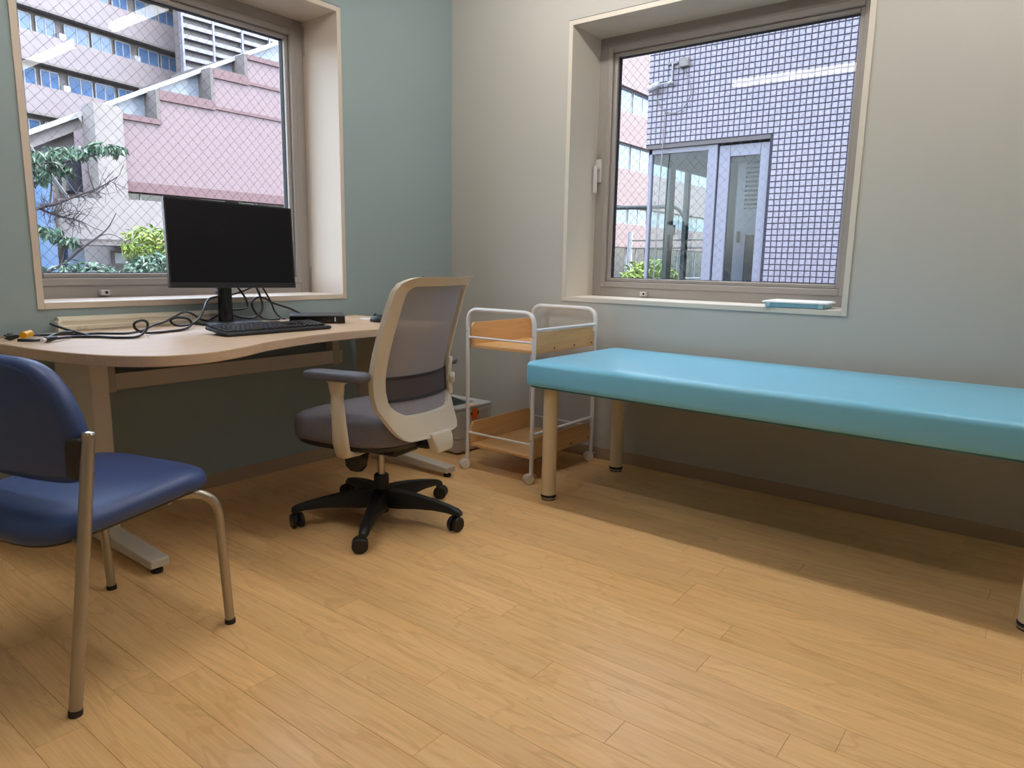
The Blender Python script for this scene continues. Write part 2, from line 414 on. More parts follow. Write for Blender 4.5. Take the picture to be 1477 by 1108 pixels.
def window(idx, side):
    """one window: lining boards (trim) and aluminium casement. local frame: X along wall, Y outwards, Z up"""
    if side == 'back':
        u0, u1 = LX0, LX1; rot = 0
    else:
        u0, u1 = RY1, RY0; rot = -pi/2       # local X runs towards -y of the room
        u0, u1 = -RY1, -RY0
    # local x -> world: back: x ; right: local x = -y
    T = 0.023; D = 0.268
    wood = 'reveal_wood' if side == 'back' else 'reveal_cream'
    tr = struct(bpy.data.objects.new('trim_%d' % idx, None)); COL.objects.link(tr); tr.rotation_euler = (0, 0, rot)
    MB().bx(u0, u0+T, -0.006, D, WZ0, WZ1).obj('lining_board', wood, tr, bevel=.0015)
    MB().bx(u1-T, u1, -0.006, D, WZ0, WZ1).obj('lining_board', wood, tr, bevel=.0015)
    MB().bx(u0+T, u1-T, -0.006, D, WZ1-T, WZ1).obj('lining_board', wood, tr, bevel=.0015)
    MB().bx(u0+T, u1-T, -0.006, D, WZ0, WZ0+T).obj('sill_board', wood, tr, bevel=.0015)
    MB().bx(u0-.003, u1+.003, -0.0015, 0, WZ1, WZ1+.0035).obj('joint_gap', 'gasket', tr, smooth=0)
    # casement
    F0, F1 = 0.265, 0.345
    def ring(b, a0, a1, z0, z1, w, y0, y1, wb=None):
        wb = wb or w
        b.bx(a0, a0+w, y0, y1, z0, z1); b.bx(a1-w, a1, y0, y1, z0, z1); b.bx(a0+w, a1-w, y0, y1, z1-w, z1); b.bx(a0+w, a1-w, y0, y1, z0, z0+wb); return b
    wz0, wz1 = WZ0+.012, WZ1-.012
    a0, a1 = u0+.012, u1-.012
    wr = struct(ring(MB(), a0, a1, wz0, wz1, 0.066, F0, F1+.015).obj('window_%d' % idx, 'aluminium_taupe', None, rot=(0, 0, rot), bevel=.002))
    i0, i1, j0, j1 = a0+.066, a1-.066, wz0+.066, wz1-.066
    sash = ring(MB(), i0-.006, i1+.006, j0-.006, j1+.006, 0.030, F0-.006, F1-.01).obj('sash_frame', 'aluminium_taupe', wr, bevel=.003)
    k0, k1, m0, m1 = i0+.024, i1-.024, j0+.024, j1-.024
    ring(MB(), k0, k1, m0, m1, 0.020, F0+.012, F1-.016).obj('glazing_bead', 'aluminium_taupe', wr, bevel=.004, seg=3)
    g0, g1, n0, n1 = k0+.020, k1-.020, m0+.020, m1-.020
    ring(MB(), g0-.001, g1+.001, n0-.001, n1+.001, 0.004, F0+.030, F1-.025).obj('gasket', 'gasket', wr, smooth=0)
    yg = F0+.045
    MB().bx(g0, g1, yg-.003, yg+.003, n0, n1).obj('glass_pane', 'window_glass', wr, smooth=0)
    # wires cast in the glass: two families of diagonals
    b = MB(); P = 0.046; r = 0.0006
    W_, H_ = g1-g0, n1-n0; slope = 1.05
    for sgn in (1, -1):
        k = -int(H_/P/slope)-2
        while True:
            x = k*P; k += 1
            if x > W_+H_/slope: break
            # line: local (x + t, slope*t) for sgn 1 ; mirrored for -1
            t0 = max(0, -x); t1 = min(H_/slope, W_-x)
            if t1 <= t0+.004: continue
            p = [(x+t0, slope*t0), (x+t1, slope*t1)]
            if sgn < 0: p = [(W_-q[0], q[1]) for q in p]
            A = Vector((g0+p[0][0], yg, n0+p[0][1])); B = Vector((g0+p[1][0], yg, n0+p[1][1]))
            d = (B-A).normalized(); nrm = Vector((0, 1, 0)); s_ = d.cross(nrm)*r; y_ = nrm*r*0.8
            b.loft([[A+s_, A+y_, A-s_, A-y_], [B+s_, B+y_, B-s_, B-y_]], False, False)
    stuff(b.obj('wire_mesh', 'wire_steel', wr, smooth=0))
    # hinges on the side farthest from the handle
    if side == 'back':
        for z in (wz0+.02, wz1-.16):
            h = MB().cyl((a1-.006, F0-.010, z), (a1-.006, F0-.010, z+.125), .0075, n=12).obj('hinge', 'steel_satin', wr)
            MB().cyl((a1-.006, F0-.010, z-.014), (a1-.006, F0-.010, z-.001), .008, n=12).obj('hinge_pin', 'aluminium_taupe', h)
        sx = -1.84
    else:
        hb = MB().bx(a0+.012, a0+.046, F0-.012, F0+.001, 1.445, 1.565).obj('handle_plate', 'handle_grey', wr, bevel=.003)
        lv = MB(); lv.cyl((a0+.030, F0-.012, 1.515), (a0+.030, F0-.036, 1.515), .010, n=14)
        lv.bx(a0+.018, a0+.040, F0-.048, F0-.034, 1.385, 1.53)
        lv.obj('lever', 'handle_grey', hb, bevel=.004)
        MB().bx(a0+.018, a0+.034, F0-.010, F0, 1.575, 1.595).obj('latch_stub', 'aluminium_taupe', wr, bevel=.002)
        sx = 1.145
    st = MB().bx(sx-.018, sx+.018, F0-.022, F0+.001, WZ0+.032, WZ0+.055).obj('opening_stop', 'handle_grey', wr, bevel=.002)
    MB().cyl((sx+.004, F0-.0235, WZ0+.044), (sx+.004, F0-.021, WZ0+.044), .006, n=12).obj('stop_hole', 'rubber_black', st)
    return wr
window(1, 'back')
window(2, 'right')

# ------------------------------------------------------------------ ceiling lamps
def ceiling_lamp(x, y0, y1, label):
    t = empty('ceiling_lamp', (x, (y0+y1)/2, HC)); L = y1-y0
    tag(t, label, 'lamp', 'tube lamps on the ceiling')
    MB().bx(-.06, .06, -L/2, L/2, -.035, 0).obj('housing', 'paint_white', t, bevel=.004)
    MB().cyl((0, -L/2+.03, -.060), (0, L/2-.03, -.060), .031, n=20).obj('tube', 'tube_light', t)
    for s in (-1, 1): MB().bx(-.02, .02, s*(L/2-.015)-.015, s*(L/2-.015)+.015, -.095, -.035).obj('socket', 'paint_white', t, bevel=.003)
ceiling_lamp(-0.80, -1.75, -0.48, 'bare ceiling tube lamp above the front edge of the couch')
ceiling_lamp(-2.30, -1.75, -0.48, 'bare ceiling tube lamp above the near half of the desk')
ceiling_lamp(-0.80, -3.55, -2.28, 'bare ceiling tube lamp above the foot of the couch')

# ------------------------------------------------------------------ treatment couch
def couch():
    t = empty('treatment_couch', (-0.418, -1.148, 0), RAD(-1.0))
    tag(t, 'pale turquoise vinyl treatment couch on round cream legs along the wall', 'couch')
    W, L, z0, z1, r = 0.73, 1.87, 0.503, 0.605, 0.022          # local x across, local y runs from 0 to -L
    rings = []
    def ring(inset, z): return [(x, y-L/2, z) for x, y in rrect(W-2*inset, L-2*inset, max(.03-inset, .004), 5)]
    rings += [ring(.006, z0), ring(.001, z0+.006), ring(0, z0+.02), ring(0, z1-r)]
    for k in range(1, 6):
        a = RAD(90*k/5); rings.append(ring(r*(1-cos(a)), z1-r+r*sin(a)))
    for k in (0.1, 0.25, .34): rings.append(ring(k, z1+.002*k/.34))
    MB().loft(rings).obj('pad', 'bed_vinyl', t, smooth=50)
    MB().loft([[(x, y-L/2, z) for x, y in rrect(W-.03, L-.03, .02, 4)] for z in (z0-.008, z0+.002)]).obj('base_board', 'bed_hem', t)
    for lx in (-.285, .285):
        for ly in (-.085, -L+.085):
            lg = MB().cyl((lx, ly, .022), (lx, ly, z0-.006), .031, n=28).obj('leg', 'leg_cream', t)
            MB().lathe([(.029, .012), (.033, .013), (.033, .020), (.031, .023)], (lx, ly, 0), n=28).obj('rubber_ring', 'rubber_black', lg)
            MB().lathe([(.030, .003), (.0315, .005), (.0315, .012), (.029, .0135)], (lx, ly, 0), n=28).obj('foot_collar', 'steel_satin', lg)
            MB().cyl((lx, ly, 0), (lx, ly, .0045), .031, n=24).obj('foot_pad', 'rubber_black', lg)
couch()

# ------------------------------------------------------------------ trolley
def trolley():
    x0, x1, y0, y1 = -.588, -.065, -1.048, -.655
    t = empty('medical_trolley', ((x0+x1)/2, (y0+y1)/2, 0)); O = Vector(((x0+x1)/2, (y0+y1)/2, 0))
    tag(t, 'white tubular trolley with two wooden trays at the head of the couch', 'trolley')
    a, b = (x1-x0)/2, (y1-y0)/2
    for sx in (-1, 1):
        P = fillet([(sx*a, -b, .052), (sx*a, -b, .788), (sx*a, b, .788), (sx*a, b, .052)], .06, 8)
        h = MB().tube(P, .0098, 12).obj('hoop_frame', 'tube_white', t)
        for z in (.655, .185):
            MB().cyl((sx*a, -b, z), (sx*a, b, z), .005, n=10).obj('cross_bar', 'tube_white', h)
        for sy in (-1, 1):
            for z in (.713, .235): MB().cyl((sx*(a+.0095), sy*b, z-.03), (sx*(a+.0115), sy*b, z-.03), .004, n=8).obj('screw', 'steel_satin', h)
    for zb, rail in ((.603, .712), (.112, .232)):
        tray = MB().bx(-a+.012, a-.012, -b+.012, b-.012, zb, zb+.014).obj('tray', 'cart_wood', t, bevel=.002)
        for sy in (-1, 1):
            hgt = .098 if sy < 0 else .120
            y = sy*(b-.006)
            pr_ = [(-a+.012, zb), (a-.012, zb), (a-.012, zb+hgt-.03), (a-.03, zb+hgt), (-a+.03, zb+hgt), (-a+.012, zb+hgt-.03)]
            m = MB().prism(pr_, -.006, .006); m.xform(Matrix.Translation((0, y, 0)) @ Matrix.Rotation(pi/2, 4, 'X'))
            sb = m.obj('side_board', 'cart_wood', tray, bevel=.0015)
        MB().cyl((-a, -b, rail), (a, -b, rail), .0075, n=10).obj('rail', 'tube_white', t)
        for k in (-.1, .07, .225): MB().cyl((k, -b-.0005, zb+.018), (k, -b-.003, zb+.018), .004, n=8).obj('board_screw', 'chair_pan', tray)
    for sx in (-1, 1):
        for sy in (-1, 1):
            c = Vector((sx*a, sy*b, 0)); d = Vector((-0.55, 0.25, 0)).normalized()*.014
            w = MB(); ax = Vector((0.42, 0.9, 0)).normalized()
            for s in (-1, 1): w.lathe([(.012, -.006), (.0235, -.005), (.025, 0), (.0235, .005), (.012, .006)], c+d+ax*s*.009+Vector((0, 0, .025)), ax, 20)
            w.cyl(c+d-ax*.012+Vector((0, 0, .025)), c+d+ax*.012+Vector((0, 0, .025)), .008)
            ww = w.obj('caster', 'caster_white', t)
            f = MB(); f.cyl(c+Vector((0, 0, .030)), c+Vector((0, 0, .056)), .009, n=12); f.cbox(c+d*.6+Vector((0, 0, .043)), (.022, .014, .012)); f.cbox(c-d*1.1+Vector((0, 0, .040)), (.016, .012, .006))
            f.obj('caster_fork', 'caster_white', ww, bevel=.002)
trolley()

# ------------------------------------------------------------------ printer in the corner
def printer():
    x0, y0 = -.455, -.470; w, d, h = .285, .33, .252
    t = empty('laser_printer', (x0+w/2, y0+d/2, 0))
    tag(t, 'grey laser printer with orange transport tape on the floor in the corner', 'printer')
    a, b = w/2, d/2
    MB().bx(-a, a, -b, b, .006, h-.012).obj('body', 'printer_grey', t, bevel=.018, seg=4)
    MB().bx(-a-.0015, a-.02, -b-.0015, b, .083, .0845).obj('paper_tray_seam', 'printer_dark', t, smooth=0)
    top = MB(); ti, to = -.085, .085
    top.bx(-a, -a+.03, -b, b, h-.014, h); top.bx(a-.06, a, -b, b, h-.014, h); top.bx(-a+.03, a-.06, -b, -b+.07, h-.014, h); top.bx(-a+.03, a-.06, b-.05, b, h-.014, h)
    lid = top.obj('top_cover', 'printer_grey', t, bevel=.004)
    MB().bx(-a+.028, a-.058, -b+.068, b-.048, h-.0135, h-.010).obj('output_tray', 'printer_dark', t)
    ram = MB().loft([[(-a+.05, -b+.12, h-.012), (a-.075, -b+.12, h-.012), (a-.075, -b+.125, h-.011), (-a+.05, -b+.125, h-.011)], [(-a+.05, b-.06, h-.011), (a-.075, b-.06, h-.011), (a-.075, b-.06, h+.014), (-a+.05, b-.06, h+.014)]])
    ram.obj('paper_stop', 'printer_dark', t)
    MB().bx(-.05, .10, -b-.003, -b+.003, .10, h-.02).obj('front_door', 'powder_grey', t, bevel=.002)
    tp = MB().bx(-.035, .012, -b-.005, -b-.003, h-.075, h-.018).obj('transport_tape', 'tape_orange', t, smooth=0)
    MB().bx(-.045, .008, -b-.004, -b+.05, h, h+.0015).obj('tape_top', 'tape_pale', tp, smooth=0)
    for x in (-.038, .014): MB().bx(x-.004, x+.004, -b-.007, -b-.004, h-.05, h-.034).obj('clip', 'printer_dark', tp, smooth=0)
    MB().bx(a-.09, a-.02, -b-.03, -b-.001, .007, .022).obj('tray_pull', 'printer_dark', t, bevel=.004)
    for sx in (-1, 1):
        for sy in (-1, 1): MB().cyl((sx*(a-.03), sy*(b-.03), 0), (sx*(a-.03), sy*(b-.03), .008), .012, n=12).obj('foot', 'rubber_black', t)
printer()

# ------------------------------------------------------------------ desk
DZ = 0.732
def desk():
    t = empty('desk', (-1.5, -.35, 0)); O = Vector((-1.5, -.35, 0))
    tag(t, 'wave-edged pale wood office desk on white T legs under the window', 'desk')
    F = [(-.760, -.700), (-1.0, -.690), (-1.25, -.682), (-1.45, -.694), (-1.632, -.738), (-1.774, -.79), (-1.895, -.858), (-2.04, -.908), (-2.172, -.886), (-2.271, -.770), (-2.337, -.575), (-2.376, -.30), (-2.385, -.05)]
    front = [p for p in catmull([(x, y, 0) for x, y in F], 6)]
    poly = [(p.x-O.x, p.y-O.y) for p in front]+[(-2.385-O.x, -.035-O.y), (-.760-O.x, -.035-O.y)]
    poly = poly[::-1]
    th = .033
    MB().prism(poly, DZ-th, DZ).obj('tabletop', 'desk_wood', t, bevel=.003)
    for cx in (-2.128, -.755):
        leg = MB().bx(cx-.030-O.x, cx+.030-O.x, -.36-O.y, -.06-O.y, .055, DZ-th-.002).obj('leg_panel', 'powder_white', t, bevel=.006)
        ft = MB(); x = cx-O.x
        pts = [(-.70, .022, .052), (-.36, .022, .066), (-.06, .022, .066)]
        rings = [[(x-.031, y-O.y, za), (x+.031, y-O.y, za), (x+.031, y-O.y, zb), (x-.031, y-O.y, zb)] for y, za, zb in pts]
        ft.loft(rings).obj('foot_bar', 'powder_white', leg, bevel=.005)
        for y in (-.675, -.09):
            MB().lathe([(.016, 0), (.018, .002), (.018, .014), (.010, .016), (.010, .024)], (x, y-O.y, 0), n=16).obj('glide', 'rubber_black', leg)
        MB().bx(cx-.03-O.x, cx+.03-O.x, -.60-O.y, -.06-O.y, DZ-th-.022, DZ-th).obj('top_bracket', 'powder_white', leg, bevel=.003)
    # cable tray behind the knees
    tr = MB(); tr.bx(-2.03-O.x, -.90-O.x, -.100-O.y, -.097-O.y, .510, .570); tr.bx(-2.03-O.x, -.90-O.x, -.100-O.y, -.045-O.y, .507, .510); tr.bx(-2.03-O.x, -.90-O.x, -.048-O.y, -.045-O.y, .510, .560)
    ct = tr.obj('cable_tray', 'powder_white', t, bevel=.001)
    for x in (-1.99, -.94): MB().bx(x-.02-O.x, x+.02-O.x, -.102-O.y, -.045-O.y, .50, DZ-th-.002).obj('tray_hanger', 'powder_grey', ct, bevel=.002)
    MB().bx(-2.09-O.x, -.79-O.x, -.24-O.y, -.20-O.y, DZ-th-.042, DZ-th-.001).obj('rail', 'powder_grey', t, bevel=.003)
desk()

# ------------------------------------------------------------------ things on the desk
def monitor():
    t = empty('computer_monitor', (-1.505, -.105, DZ))
    tag(t, 'black flat computer monitor on a slim stand at the window', 'monitor')
    MB().loft([[(x, y, z) for x, y in rrect(.235-i, .165-i, .02, 4, 0, -.012)] for i, z in ((0, 0), (0, .008), (.006, .011))]).obj('base_plate', 'black_plastic', t)
    st = MB().loft([[(x, y, z) for x, y in rrect(w, .038, .012, 4, 0, .015+dy)] for w, z, dy in ((.056, .008, 0), (.054, .15, .0), (.054, .30, .004))]).obj('stand_column', 'black_gloss', t)
    MB().bx(-.036, -.027, .002, .024, .125, .143).obj('cable_clip', 'black_plastic', st, bevel=.002)
    # panel: local frame centred on the panel, slightly tilted back and leaning
    w, h = .566, .348
    Mx = Matrix.Translation((.017, -.052, .328)) @ Matrix.Rotation(RAD(.9), 4, 'Y') @ Matrix.Rotation(RAD(-3.5), 4, 'X')
    hs = MB().loft([[(x, y, z) for x, z in rrect(w-2*i, h-2*i, .006, 3)] for i, y in ((.03, .036), (.004, .022), (0, .016), (0, 0))]).xform(Mx).obj('panel_housing', 'black_plastic', t)
    MB().bx(-w/2+.007, w/2-.007, -.0012, .001, -h/2+.022, h/2-.007).xform(Mx).obj('screen', 'screen_black', hs, smooth=0)
    MB().bx(-w/2, w/2, -.0035, .001, -h/2, -h/2+.020).xform(Mx).obj('chin', 'black_plastic', hs, bevel=.001)
    MB().bx(-.014, .014, -.0042, -.003, -h/2+.007, -h/2+.012).xform(Mx).obj('badge', 'key_black', hs, smooth=0)
    MB().bx(-.03, .03, -.003, .008, h/2-.001, h/2+.003).xform(Mx).obj('camera_bar', 'black_plastic', hs, bevel=.001)
    MB().bx(-.05, .05, .030, .062, -.05, .05).xform(Mx).obj('mount', 'black_plastic', t, bevel=.004)
monitor()

def keyboard():
    W, D = .462, .150
    t = empty('keyboard', (-1.556, -.500, DZ), RAD(1))
    tag(t, 'black full-size keyboard in front of the monitor', 'keyboard')
    R = Matrix.Rotation(RAD(6.5), 4, 'X'); Tm = Matrix.Translation((0, 0, .014)) @ R
    MB().loft([[(x, y, z) for x, y in rrect(W-i, D-i, .008, 3)] for i, z in ((.006, -.005), (0, -.001), (0, .004), (.004, .007))]).xform(Tm).obj('body', 'black_plastic', t)
    proto = {}
    def key(x, y, w, d=.0165):
        k = round(w, 4)
        if k not in proto:
            m = MB().loft([[(px, py, z) for px, py in ((-a, -b), (a, -b), (a, b), (-a, b))] for a, b, z in ((w/2, d/2, 0), (w/2, d/2, .003), (w/2-.0018, d/2-.0018, .0062))])
            proto[k] = o = m.obj('key', 'key_black', t, smooth=0)
        else: o = share(proto[k], t)
        o.location = Tm @ Vector((x, y, .0072)); o.rotation_euler = (RAD(6.5), 0, 0)
    P = .0190
    rows = [[1]*13+[2], [1.5]+[1]*12+[1.5], [1.75]+[1]*11+[2.25], [2.25]+[1]*10+[2.75], [1.25, 1.25, 1.25, 5, 1.25, 1.25, 1.25, 1.25, 1.25, 1]]
    for r, row in enumerate(rows):
        x = -W/2+.010; y = .034-r*P
        for u in row: key(x+u*P/2, y, u*P-.002); x += u*P
        x0 = -W/2+.010+15*P+.008
        for k in range(3):
            if r in (0, 1) or (r == 3 and k == 1) or r == 4: key(x0+(k+.5)*P, y, P-.002)
        x0 += 3*P+.008
        for k in range(4): key(x0+(k+.5)*P, y, P-.002)
    x = -W/2+.010; y = .034+P*1.15
    for k in range(15): key(x+P/2+k*P*1.03, y, P-.002)
    for s in (-1, 1): MB().cbox((s*(W/2-.05), D/2-.02, .0105), (.03, .008, .021)).obj('tilt_foot', 'black_plastic', t, bevel=.001)
keyboard()

def small_things():
    # slim computer
    t = empty('slim_computer', (-1.170, -.268, DZ), RAD(-36)); tag(t, 'slim black desktop computer lying flat beside the monitor', 'computer')
    w, d, h = .235, .175, .036
    MB().bx(-w/2, w/2, -d/2, d/2, .002, h).obj('case', 'black_plastic', t, bevel=.003)
    MB().bx(-w/2+.004, w/2-.004, -d/2-.002, -d/2+.001, .005, h-.003).obj('front_bezel', 'black_gloss', t, bevel=.001)
    MB().bx(w/2-.045, w/2-.041, -d/2-.0035, -d/2-.001, .010, .028).obj('power_light', 'paper_white', t, smooth=0)
    for x in (.02, .045): MB().bx(x, x+.014, -d/2-.0032, -d/2-.001, .014, .020).obj('port', 'rubber_black', t, smooth=0)
    MB().bx(-w/2+.02, w/2-.02, -d/2+.02, d/2-.02, 0, .003).obj('foot_mat', 'rubber_black', t, smooth=0)
    # mouse
    t = empty('computer_mouse', (-.955, -.445, DZ), RAD(20)); tag(t, 'black computer mouse on the right part of the desk', 'mouse')
    rings = []
    for k in range(7):
        a = RAD(90*k/6); s = cos(a)*.92+.08 if k else 1; rings.append([(.031*s*cos(q)*(1-.1*sin(q)), .053*s*sin(q), .004+.030*sin(a)) for q in [2*pi*j/20 for j in range(20)]])
    rings.insert(0, [(x*.96, y*.96, 0) for x, y, z in rings[0]])
    MB().loft(rings).obj('shell', 'black_plastic', t, smooth=60)
    MB().lathe([(.004, -.003), (.008, -.002), (.008, .002), (.004, .003)], (0, .026, .030), (1, 0, 0), 14).obj('wheel', 'key_black', t)
    # papers at the back edge
    tag(MB().bx(-.07, .07, -.05, .05, 0, .0025).obj('paper_slip', 'paper_white', None, (-.985, -.12, DZ), (0, 0, RAD(8))), 'small white paper slip at the back of the desk behind the slim computer', 'paper')
    tag(MB().bx(-.045, .045, -.03, .03, 0, .004).obj('paper_pad', 'paper_white', None, (-.885, -.30, DZ), (0, 0, RAD(-20))), 'small white note pad beside the computer mouse', 'paper')
    # ribbed trunking on the wall under the window
    t = empty('wall_trunking', (-1.79, 0, .70)); tag(t, 'cream ribbed cable trunking fixed to the wall behind the desk', 'trunking')
    m = MB(); L = .655
    prof = [(0, 0), (-.026, 0), (-.030, .004), (-.030, .020), (-.027, .022), (-.027, .036), (-.030, .038), (-.030, .052), (-.026, .055), (-.026, .066), (-.028, .068), (-.028, .074), (-.022, .080), (-.012, .086), (0, .086)]
    m.loft([[(x, y, z) for y, z in prof] for x in (-L/2, L/2)]); m.obj('cover', 'trunking_cream', t, smooth=0)
    for s in (-1, 1): MB().bx(s*L/2-.007, s*L/2+.007, -.034, 0, 0, .072).obj('end_cap', 'trunking_cream', t, bevel=.002)
    MB().bx(L/2-.03, L/2-.016, -.034, -.026, .04, .078).obj('clip', 'paper_white', t, bevel=.001)
    for i, x in enumerate((-L/2+.055, -L/2+.077)):
        for z in (.041, .046): MB().bx(x, x+.016, -.0306, -.0298, z, z+.0012).obj('print_line', 'print_grey', t, smooth=0)
    # tray on the right window sill
    t = empty('sill_tray', (.085, -1.985, WZ0+.023), RAD(3)); tag(t, 'shallow pale blue plastic tray with white lid on the window sill', 'tray')
    MB().loft([[(x, y, z) for x, y in rrect(w, l, .012, 4)] for w, l, z in ((.17, .235, 0), (.18, .245, .004), (.185, .25, .020))]).obj('base', 'tray_blue', t)
    MB().loft([[(x, y, z) for x, y in rrect(w, l, .012, 4)] for w, l, z in ((.195, .262, .020), (.20, .268, .022), (.198, .266, .027), (.17, .24, .030))]).obj('lid', 'paper_white', t)
    for s in (-1, 1): MB().bx(-.098, -.088, s*.108-.011, s*.108+.011, .002, .022).obj('lid_clip', 'tray_blue', t, bevel=.002)
small_things()

def cable(name, pts, r, label, k=8, mat='cable_black', parent=None):
    o = MB().tube(catmull(pts, k), r, 8).obj(name, mat, parent)
    if label: tag(o, label, 'cable')
    return o
def cables():
    z = DZ+.0052
    # long power cord that ends in the plug with the yellow tag
    t = empty('power_cord', (-2.2, -.2, DZ)); O = Vector((-2.2, -.2, DZ)); tag(t, 'black power cord with yellow tagged plug lying along the desk', 'power cord')
    P = [(-2.292, -.212, z+.006), (-2.255, -.175, z+.004), (-2.207, -.145, z), (-2.15, -.16, z), (-2.123, -.196, z), (-2.062, -.205, z), (-2.0, -.265, z), (-1.946, -.24, z), (-1.88, -.17, z), (-1.83, -.13, z+.01), (-1.78, -.12, .757), (-1.74, -.12, .776), (-1.70, -.12, .792), (-1.668, -.12, .784), (-1.637, -.12, .762), (-1.60, -.10, .752), (-1.56, -.065, .752), (-1.50, -.055, .78)]
    MB().tube([p-O for p in catmull(P, 8)], .0042, 8).obj('cord', 'cable_black', t)
    pl = MB(); d = Vector((-.06, -.01, 0)).normalized()
    a = Vector((-2.305, -.212, z+.008)); 
    pl.cyl(a-O, a+d*.018-O, .006, .011, 12); pl.cyl(a+d*.018-O, a+d*.030-O, .012, .012, 12); pl.cyl(a+d*.030-O, a+d*.040-O, .010, .008, 12)
    pg = pl.obj('plug', 'black_plastic', t)
    for s in (-1, 1): MB().cbox(a+d*.050+Vector((0, s*.006, 0))-O, (.02, .0015, .006)).obj('prong', 'steel_satin', pg, smooth=0)
    MB().cyl(Vector((-2.294, -.217, z+.010))-O, Vector((-2.262, -.184, z+.012))-O, .0115, n=14).obj('tag_sleeve', 'yellow_tag', t)
    # second cord with connector, loops once and then again before the stand
    t = empty('device_cord', (-2.15, -.3, DZ)); O = Vector((-2.15, -.3, DZ)); tag(t, 'black device cord looped on the desk towards the monitor stand', 'cable')
    P = [(-2.235, -.325, z+.004), (-2.19, -.29, z+.002), (-2.163, -.268, z), (-2.11, -.313, z), (-2.074, -.385, z), (-2.03, -.41, z), (-1.985, -.37, z+.003), (-1.949, -.335, .757), (-1.945, -.33, .778), (-1.963, -.33, .786), (-1.988, -.33, .777), (-1.984, -.325, .757), (-1.953, -.32, .741), (-1.90, -.31, z), (-1.85, -.295, z), (-1.79, -.27, z), (-1.735, -.22, .742), (-1.715, -.2, .755), (-1.73, -.2, .772), (-1.77, -.2, .779), (-1.797, -.2, .768), (-1.774, -.2, .748), (-1.719, -.2, .750), (-1.673, -.18, .768), (-1.632, -.15, .805), (-1.60, -.11, .826), (-1.57, -.085, .840), (-1.535, -.085, .848)]
    MB().tube([Vector(p)-O for p in catmull(P, 8)], .0046, 8).obj('cord', 'cable_black', t)
    c0 = Vector((-2.235, -.325, z+.006)); d = Vector((-.045, -.035, 0)).normalized()
    cn = MB(); cn.cyl(c0-O, c0+d*.03-O, .0065, .009, 12); cn.cyl(c0+d*.03-O, c0+d*.055-O, .0095, .0095, 12)
    cg = cn.obj('connector', 'black_plastic', t)
    MB().cyl(c0+d*.055-O, c0+d*.070-O, .0065, n=10).obj('connector_tip', 'paper_white', cg)
    # short stiff cord end standing up across the bundle
    cable('adapter_lead', [(-2.335, -.30, z+.004), (-2.30, -.315, z+.002), (-2.26, -.30, z+.002), (-2.215, -.25, z+.008), (-2.18, -.235, z+.013), (-2.15, -.225, z+.011)], .0052, 'short black adapter lead across the power cord near its plug')
    cable('cable_end', [(-2.190, -.155, .775), (-2.168, -.19, .762), (-2.14, -.235, .748), (-2.125, -.27, .742), (-2.122, -.30, z)], .0045, 'stiff black cable end standing up from the cord bundle')
    # cables hanging behind the monitor
    cable('monitor_cable', [(-1.432, -.07, .885), (-1.408, -.085, .84), (-1.402, -.09, .803), (-1.424, -.09, .791), (-1.468, -.065, .787), (-1.50, -.055, .775)], .0042, 'black cable curling from the screen to the stand column')
    cable('video_cable', [(-1.344, -.07, .89), (-1.333, -.09, .83), (-1.338, -.1, .789), (-1.362, -.1, .761), (-1.401, -.1, .752), (-1.455, -.065, .765), (-1.49, -.055, .80)], .0046, 'black video cable sagging below the monitor to the desk')
    cable('data_cable', [(-1.315, -.07, .89), (-1.294, -.1, .823), (-1.280, -.11, .775), (-1.27, -.14, .748), (-1.255, -.155, .745)], .004, 'black data cable dropping from the monitor to the slim computer')
    cable('looped_cable', [(-1.175, -.175, .758), (-1.214, -.13, .787), (-1.281, -.1, .813), (-1.32, -.1, .835), (-1.359, -.1, .839), (-1.385, -.1, .82), (-1.38, -.1, .791), (-1.356, -.1, .761), (-1.325, -.12, .743), (-1.28, -.15, .744)], .0044, 'black cable rising in a tall loop beside the slim computer')
    cable('side_cable', [(-1.36, -.07, .885), (-1.40, -.06, .868), (-1.44, -.055, .856), (-1.478, -.055, .846), (-1.50, -.055, .836)], .004, 'short black cable slanting from the screen back to the stand')
cables()

